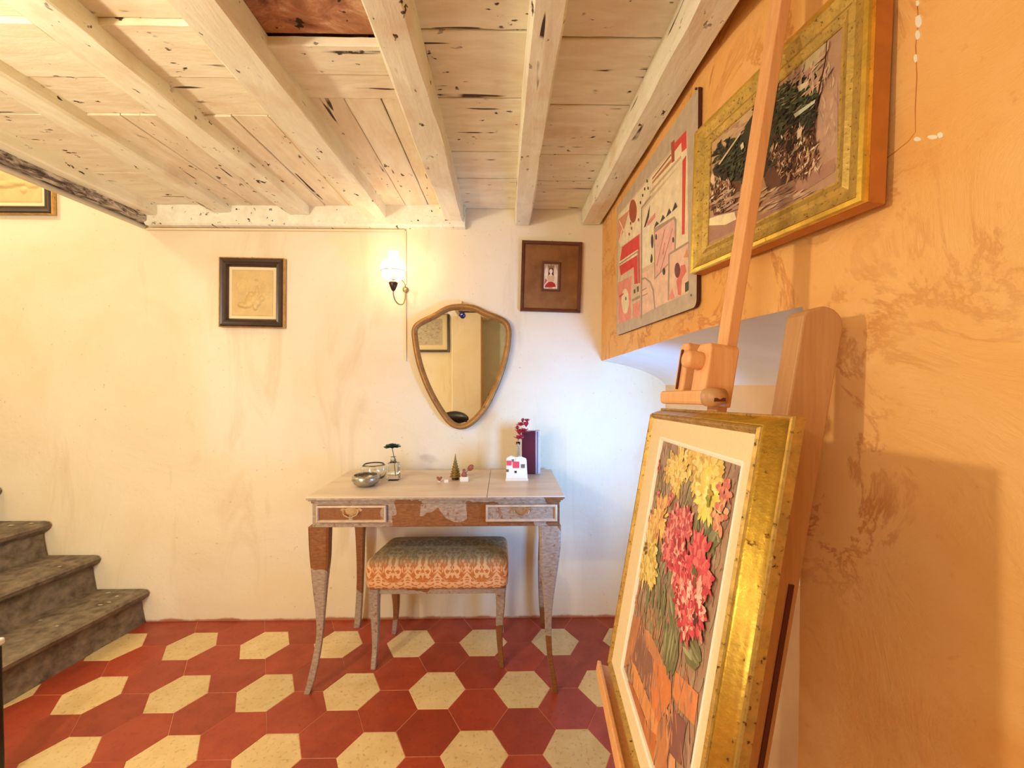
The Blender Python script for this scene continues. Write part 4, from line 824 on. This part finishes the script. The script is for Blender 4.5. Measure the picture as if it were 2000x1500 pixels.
def dab(x, y, L, w2, a, c):
    dx, dy = math.cos(a), math.sin(a); st2([(x, y), (x+dx*L*.35-dy*w2, y+dy*L*.35+dx*w2), (x+dx*L*.8-dy*w2*.7, y+dy*L*.8+dx*w2*.7), (x+dx*L, y+dy*L), (x+dx*L*.8+dy*w2*.7, y+dy*L*.8-dx*w2*.7), (x+dx*L*.35+dy*w2, y+dy*L*.35-dx*w2)], c)
def field(x0, y0, x1, y1, n, cols, L, w2, a0, a1):
    for _ in range(n): dab(R.uniform(x0, x1), R.uniform(y0, y1), L*R.uniform(.5, 1.2), w2*R.uniform(.5, 1.2), math.radians(R.uniform(a0, a1)), R.choice(cols))
field(-W2, -H2, W2, H2, 420, [(168, 130, 104), (180, 142, 112), (158, 120, 98), (170, 144, 114), (184, 150, 124)], .05, .006, 60, 120)
field(-W2, 0, W2*.2, H2*.8, 130, [(164, 148, 106), (150, 132, 96), (176, 158, 112), (142, 128, 90)], .05, .004, 70, 110)
field(-W2*.6, -H2*.5, W2*.5, H2*.1, 110, [(142, 134, 96), (126, 120, 82), (156, 146, 108)], .05, .005, 70, 125)
def poly2(pts, c): st2([loc2(*q) for q in pts], c)
cb = lambda a, b: (1160+a/3.75, 1100+b/3.75)
for c, pts in [((196, 128, 84), [(290, 380), (350, 400), (280, 720), (200, 720)]), ((150, 104, 84), [(340, 460), (420, 620), (450, 720), (410, 1000), (330, 800), (280, 700)]), ((206, 138, 92), [(380, 480), (420, 520), (500, 700), (560, 820), (520, 790), (440, 700), (380, 600)]),
               ((222, 132, 74), [(450, 700), (520, 770), (570, 880), (570, 1000), (470, 1190), (410, 1010)]), ((226, 140, 84), [(600, 790), (770, 960), (740, 1190), (620, 1060), (580, 960)]), ((230, 156, 92), [(278, 706), (310, 760), (480, 1190), (500, 1330), (440, 1290), (290, 900)]),
               ((186, 108, 60), [(240, 880), (290, 900), (440, 1310), (430, 1480), (360, 1300)]), ((206, 120, 62), [(370, 1180), (460, 1260), (440, 1500), (400, 1420)]), ((142, 92, 82), [(560, 1120), (600, 1080), (680, 1170), (640, 1480), (560, 1400), (540, 1250)]), ((222, 150, 100), [(520, 1040), (570, 1110), (560, 1140), (520, 1090)]),
               ((206, 134, 84), [(470, 1190), (520, 1110), (540, 1260), (540, 1500), (450, 1500), (460, 1300)]), ((226, 160, 110), [(560, 1390), (600, 1440), (600, 1560), (550, 1500)])]: poly2([cb(*q) for q in pts], c)
field(-W2, -H2, W2, -H2*.3, 150, [(210, 140, 94), (198, 128, 86), (164, 118, 94), (222, 154, 104), (176, 130, 104)], .035, .003, 80, 140)
c5 = lambda a, b: (1240+a/5, 830+b/5)
def leafp(x0, y0, x1, y1, wd, cols, k=1):
    ax, ay = loc2(x0, y0); bx_, by_ = loc2(x1, y1); L = math.hypot(bx_-ax, by_-ay); a = math.atan2(by_-ay, bx_-ax)
    dab(ax, ay, L, wd, a, cols[0])
    for i in range(5): dab(ax+R.uniform(-1, 1)*wd*.4, ay+R.uniform(-1, 1)*wd*.4, L*R.uniform(.6, .95), wd*.18, a+R.uniform(-.08, .08), R.choice(cols))
GN = [(124, 120, 78), (142, 138, 96), (104, 100, 62), (170, 166, 122), (154, 150, 108)]
for t in [(1385, 1000, 1380, 1090, .022), (1395, 1030, 1408, 1060, .02), (1365, 1000, 1355, 1075, .012), (1398, 1040, 1372, 1090, .022), (1285, 1100, 1290, 1190, .012), (1300, 1150, 1294, 1210, .012), (1310, 1160, 1318, 1240, .016), (1272, 1130, 1262, 1200, .008), (1318, 1220, 1303, 1320, .017), (1305, 1220, 1296, 1300, .012), (1326, 1245, 1312, 1322, .012), (1334, 1250, 1368, 1300, .02), (1350, 1250, 1372, 1292, .012), (1345, 1215, 1378, 1236, .010), (1375, 1000, 1400, 1020, .01)]: leafp(*t, GN)
YL = [(240, 206, 104), (250, 224, 140), (226, 184, 84), (236, 212, 126), (204, 164, 76)]; YB2 = [(250, 232, 110), (255, 240, 150), (240, 214, 90)]; OR = [(240, 190, 110), (232, 164, 100), (246, 206, 126), (222, 150, 90)]
PKc = [(214, 96, 96), (204, 78, 82), (230, 134, 126), (182, 64, 66), (238, 164, 146)]; RDc = [(224, 86, 92), (208, 68, 78), (236, 124, 118), (172, 54, 56), (242, 186, 164)]
def mum(px, py, r, cols, n=90, ry=1.0, core=None, wd=.0045):
    cx_, cy_ = loc2(px, py); rr = r*KS*(.84 if cols[0][0] < 228 and cols[0][1] < 110 else 1.02)
    for k in range(n):
        f = 1-k/n; a = R.uniform(0, 6.28); d0 = rr*.62*f*R.uniform(.5, 1); L = rr*(.30+.28*f)*R.uniform(.8, 1.25)
        dab(cx_+d0*math.cos(a), cy_+d0*ry*math.sin(a), L, wd*R.uniform(.6, 1.2), a+R.uniform(-.3, .3), R.choice(cols))
    if core:
        for k in range(10): dab(cx_+R.uniform(-.006, .006), cy_+R.uniform(-.006, .006), .008, .003, R.uniform(0, 6.28), core)
for (x, y, r, cols, n, ry) in [(1310, 910, .034, OR[:2]+YL, 50, 1.6), (1326, 915, .050, YL, 100, 1.2), (1322, 942, .036, YL, 60, 1.1), (1352, 892, .040, YL, 70, 1), (1376, 900, .056, YL, 120, 1), (1388, 922, .055, YL, 110, 1.1), (1366, 935, .040, YL, 70, 1.1), (1384, 968, .052, YL[:2]+YB2, 110, .9),
                               (1287, 915, .018, PKc, 16, 1.6), (1287, 972, .020, PKc, 20, 1.3), (1312, 970, .022, PKc, 26, 1.2), (1418, 960, .026, [(222, 140, 110), (206, 110, 96)], 24, 1), (1408, 1006, .030, [(226, 150, 110), (214, 120, 96), (236, 180, 130)], 34, 1.1), (1268, 1010, .022, PKc, 16, 1.3),
                               (1290, 1018, .055, OR+YL[:1], 120, 1.2), (1276, 1040, .045, OR, 80, 1.2), (1270, 1078, .055, YL+OR[:1], 110, 1.3), (1262, 1104, .048, YL, 90, 1.2), (1276, 1112, .040, YL, 70, 1.1),
                               (1322, 1030, .055, PKc, 130, 1.1), (1340, 1028, .048, PKc, 110, 1), (1310, 1062, .050, PKc, 100, 1.2), (1326, 1100, .052, RDc, 120, 1.2), (1350, 1150, .046, RDc, 110, 1), (1342, 1120, .052, RDc, 120, 1), (1366, 1100, .058, RDc[:3], 140, 1.2), (1378, 1125, .045, RDc[:3], 80, 1.1),
                               (1338, 1168, .056, RDc+PKc[4:], 140, 1), (1360, 1182, .062, RDc+PKc[4:], 170, 1), (1345, 1205, .050, RDc, 110, .9)]: mum(x, y, r, cols, n, ry, wd=.0055)
def dots(px, py, c, n=8, s_=.006):
    x, y = loc2(px, py)
    for k in range(n): dab(x+R.uniform(-s_, s_), y+R.uniform(-s_, s_), .009, .003, R.uniform(0, 6.28), c)
dots(1390, 978, (150, 150, 40), 10, .004); dots(1392, 963, (190, 160, 60), 8, .004); dots(1362, 1120, (110, 110, 60), 12, .009); dots(1364, 1212, (100, 50, 40), 10, .007); dots(1352, 1148, (246, 210, 190), 10, .01); dots(1370, 1170, (246, 200, 180), 12, .014); dots(1264, 1076, (120, 100, 40), 8, .01)
mb.build('canvas', M['paint'], g)
MB().obox(pt((fu0+fu1)/2, (fv0+fv1)/2, -.029), (Uf, vv, Nf), (fw/2+.012, fh/2+.012, .003)).build('backing', M['beech_lin'], g)
# ------------------------------------------------------------------ easel
ez = thing('easel', (.27, .72, 0), 'beech wood studio easel leaning towards the orange wall, holding the flower painting', 'easel')
lean = V((.150, 0, 1)).normalized(); across = V((.06, -1, 0)).normalized(); across = (across-lean*across.dot(lean)).normalized(); fr = across.cross(lean).normalized(); fr = fr if fr.x < 0 else -fr
def bar(p0, p1, wa, wb, mat='beech', name='bar', bev=.002):
    p0, p1 = V(p0), V(p1); t = (p1-p0).normalized(); a = (across-t*across.dot(t)).normalized(); b = a.cross(t).normalized()
    return MB().obox((p0+p1)/2, (a, b, t), (wa/2, wb/2, (p1-p0).length/2)).build(name, M[mat], ez, bevel=bev)
mt0 = at(1410, 735, .755); mt1 = at(1528, -20, .755)
ml = (mt1-mt0).normalized(); bar(mt0-ml*(mt0.z-.05)/ml.z*.98, mt1+ml*.03, .033, .020, name='mast')
# near upright with a rounded top and a bolt slot
YP = .655; wp_ = .066; th_ = .042
topc = at(1614, 598, YP)
mb = MB(); prof = [(-wp_/2, -1.36), (-wp_/2, -.020), (-wp_/2+.004, -.012)]
for k in range(9): a = math.radians(130-130*k/8); prof.append((.0+wp_/2*math.cos(a)*(1 if math.cos(a) > 0 else .75), -.030+.030*math.sin(a)))
prof.append((wp_/2, -1.36))
Lp = V((.158, 0, 1)).normalized(); Xp = V((1, 0, -.158)).normalized()
pts = [topc+Xp*a+Lp*b*1.0 for a, b in prof]; mb.prism(pts, V((0, th_, 0))); mb.build('upright', M['beech_lin'], ez, bevel=.003)
q = topc+Xp*.012; sA = at(1546, 1142, YP-.0006)
MB().obox(sA-Lp*.30, (Xp, V((0, 1, 0)), Lp), (.0042, .0012, .30)).build('slot', M['slot'], ez)
# far upright behind the picture
pf = at(1322, 860, 1.05); 
bar(V((pf.x-.11, 1.03, .03)), V((pf.x+.02, 1.03, 1.02)), .045, .03, 'beech_lin', 'upright')
# clamp: body, knob, plate, grip
def cp(px, py, Y): return at(px, py, Y)
c0 = cp(1392, 728, .735); mb = MB()
pr_ = []
a0, a1 = -.024, .020
for (a, b) in [(-.026, -.058), (-.026, .040), (-.018, .050), (.016, .050), (.022, .042), (.022, -.058)]: pr_.append(c0+across*a+lean*b+fr*.022)
mb.prism(pr_, fr*-.052); mb.build('clamp_body', M['beech'], ez, bevel=.003)
kn = cp(1374, 706, .74); MB().lathe(kn+fr*.0, [(.0135, 0), (.0155, .002), (.0165, .012), (.0165, .030), (.0150, .034), (.010, .036)], 26, tuple(fr)).build('knob', M['beech'], ez)
c1 = cp(1331, 716, .83); mb = MB(); pr_ = [c1+across*a+lean*b for a, b in [(-.018, -.052), (-.018, .036), (-.010, .048), (.012, .048), (.018, .040), (.018, -.052)]]; mb.prism(pr_, fr*-.030); mb.build('clamp_plate', M['beech'], ez, bevel=.003)
MB().obox(c1+fr*.002+across*-.002+lean*-.006, (across, lean, fr), (.0025, .040, .0015)).build('slot', M['slot'], ez)
gp0 = cp(1300, 776, .86); gp1 = cp(1392, 776, .70); t = (gp1-gp0).normalized(); 
bb = t.cross(V((0, 0, 1))).normalized(); up_ = bb.cross(t).normalized()
MB().obox((gp0+gp1)/2, (t, up_, bb), ((gp1-gp0).length/2, .013, .014)).build('grip', M['beech'], ez, bevel=.006)
gq = gp1+t*.004; MB().lathe(gq-bb*.0, [(.002, -.016), (.0150, -.016), (.0165, 0), (.0150, .016), (.002, .016)], 24, tuple(bb)).build('grip_end', M['beech_lin'], ez)
MB().obox(gp1+t*.016-up_*.004, (t, up_, bb), (.004, .003, .010)).build('slot', M['slot'], ez)
# tray and legs
tr0 = pt(.012, -.671, -.008); tr1 = pt(.66, -.671, -.008); tt = (tr1-tr0).normalized(); bt = vv; nt_ = Nf
MB().obox((tr0+tr1)/2-nt_*.006-bt*.010, (tt, bt, nt_), ((tr1-tr0).length/2, .009, .026)).build('tray', M['beech'], ez, bevel=.002)
MB().obox((tr0+tr1)/2+nt_*.0245-bt*.006, (tt, bt, nt_), ((tr1-tr0).length/2, .013, .0045)).build('tray_lip', M['beech'], ez, bevel=.002)
m0 = pt(.10, -.74, -.03)
bar(V((m0.x-.02, m0.y, 0.0)), V((m0.x+.03, m0.y, m0.z)), .04, .03, name='leg')
bar(V((.17, 1.0, .03)), V((.17, .45, .03)), .04, .03, 'beech', 'foot_rail'); 
bar(V((.44, .60, .03)), V((.12, .60, .03)), .04, .04, 'beech', 'foot'); bar(V((.44, .97, .03)), V((.12, .97, .03)), .04, .04, 'beech', 'foot')
# ceiling lamp of the room (behind the camera's view)
g = thing('pendant_bulb', (-1.35, .32, 2.15), 'bare warm bulb hanging from the ceiling beside the camera', 'lamp')
MB().tube([(-1.35, .32, 2.14), (-1.35, .32, 1.76)], .004, 8).build('cord', M['rope'], g)
MB().lathe((-1.35, .32, 1.715), [(.006, .045), (.016, .044), (.017, .015), (.014, .012)], 16).build('socket', M['lamp_dark'], g)
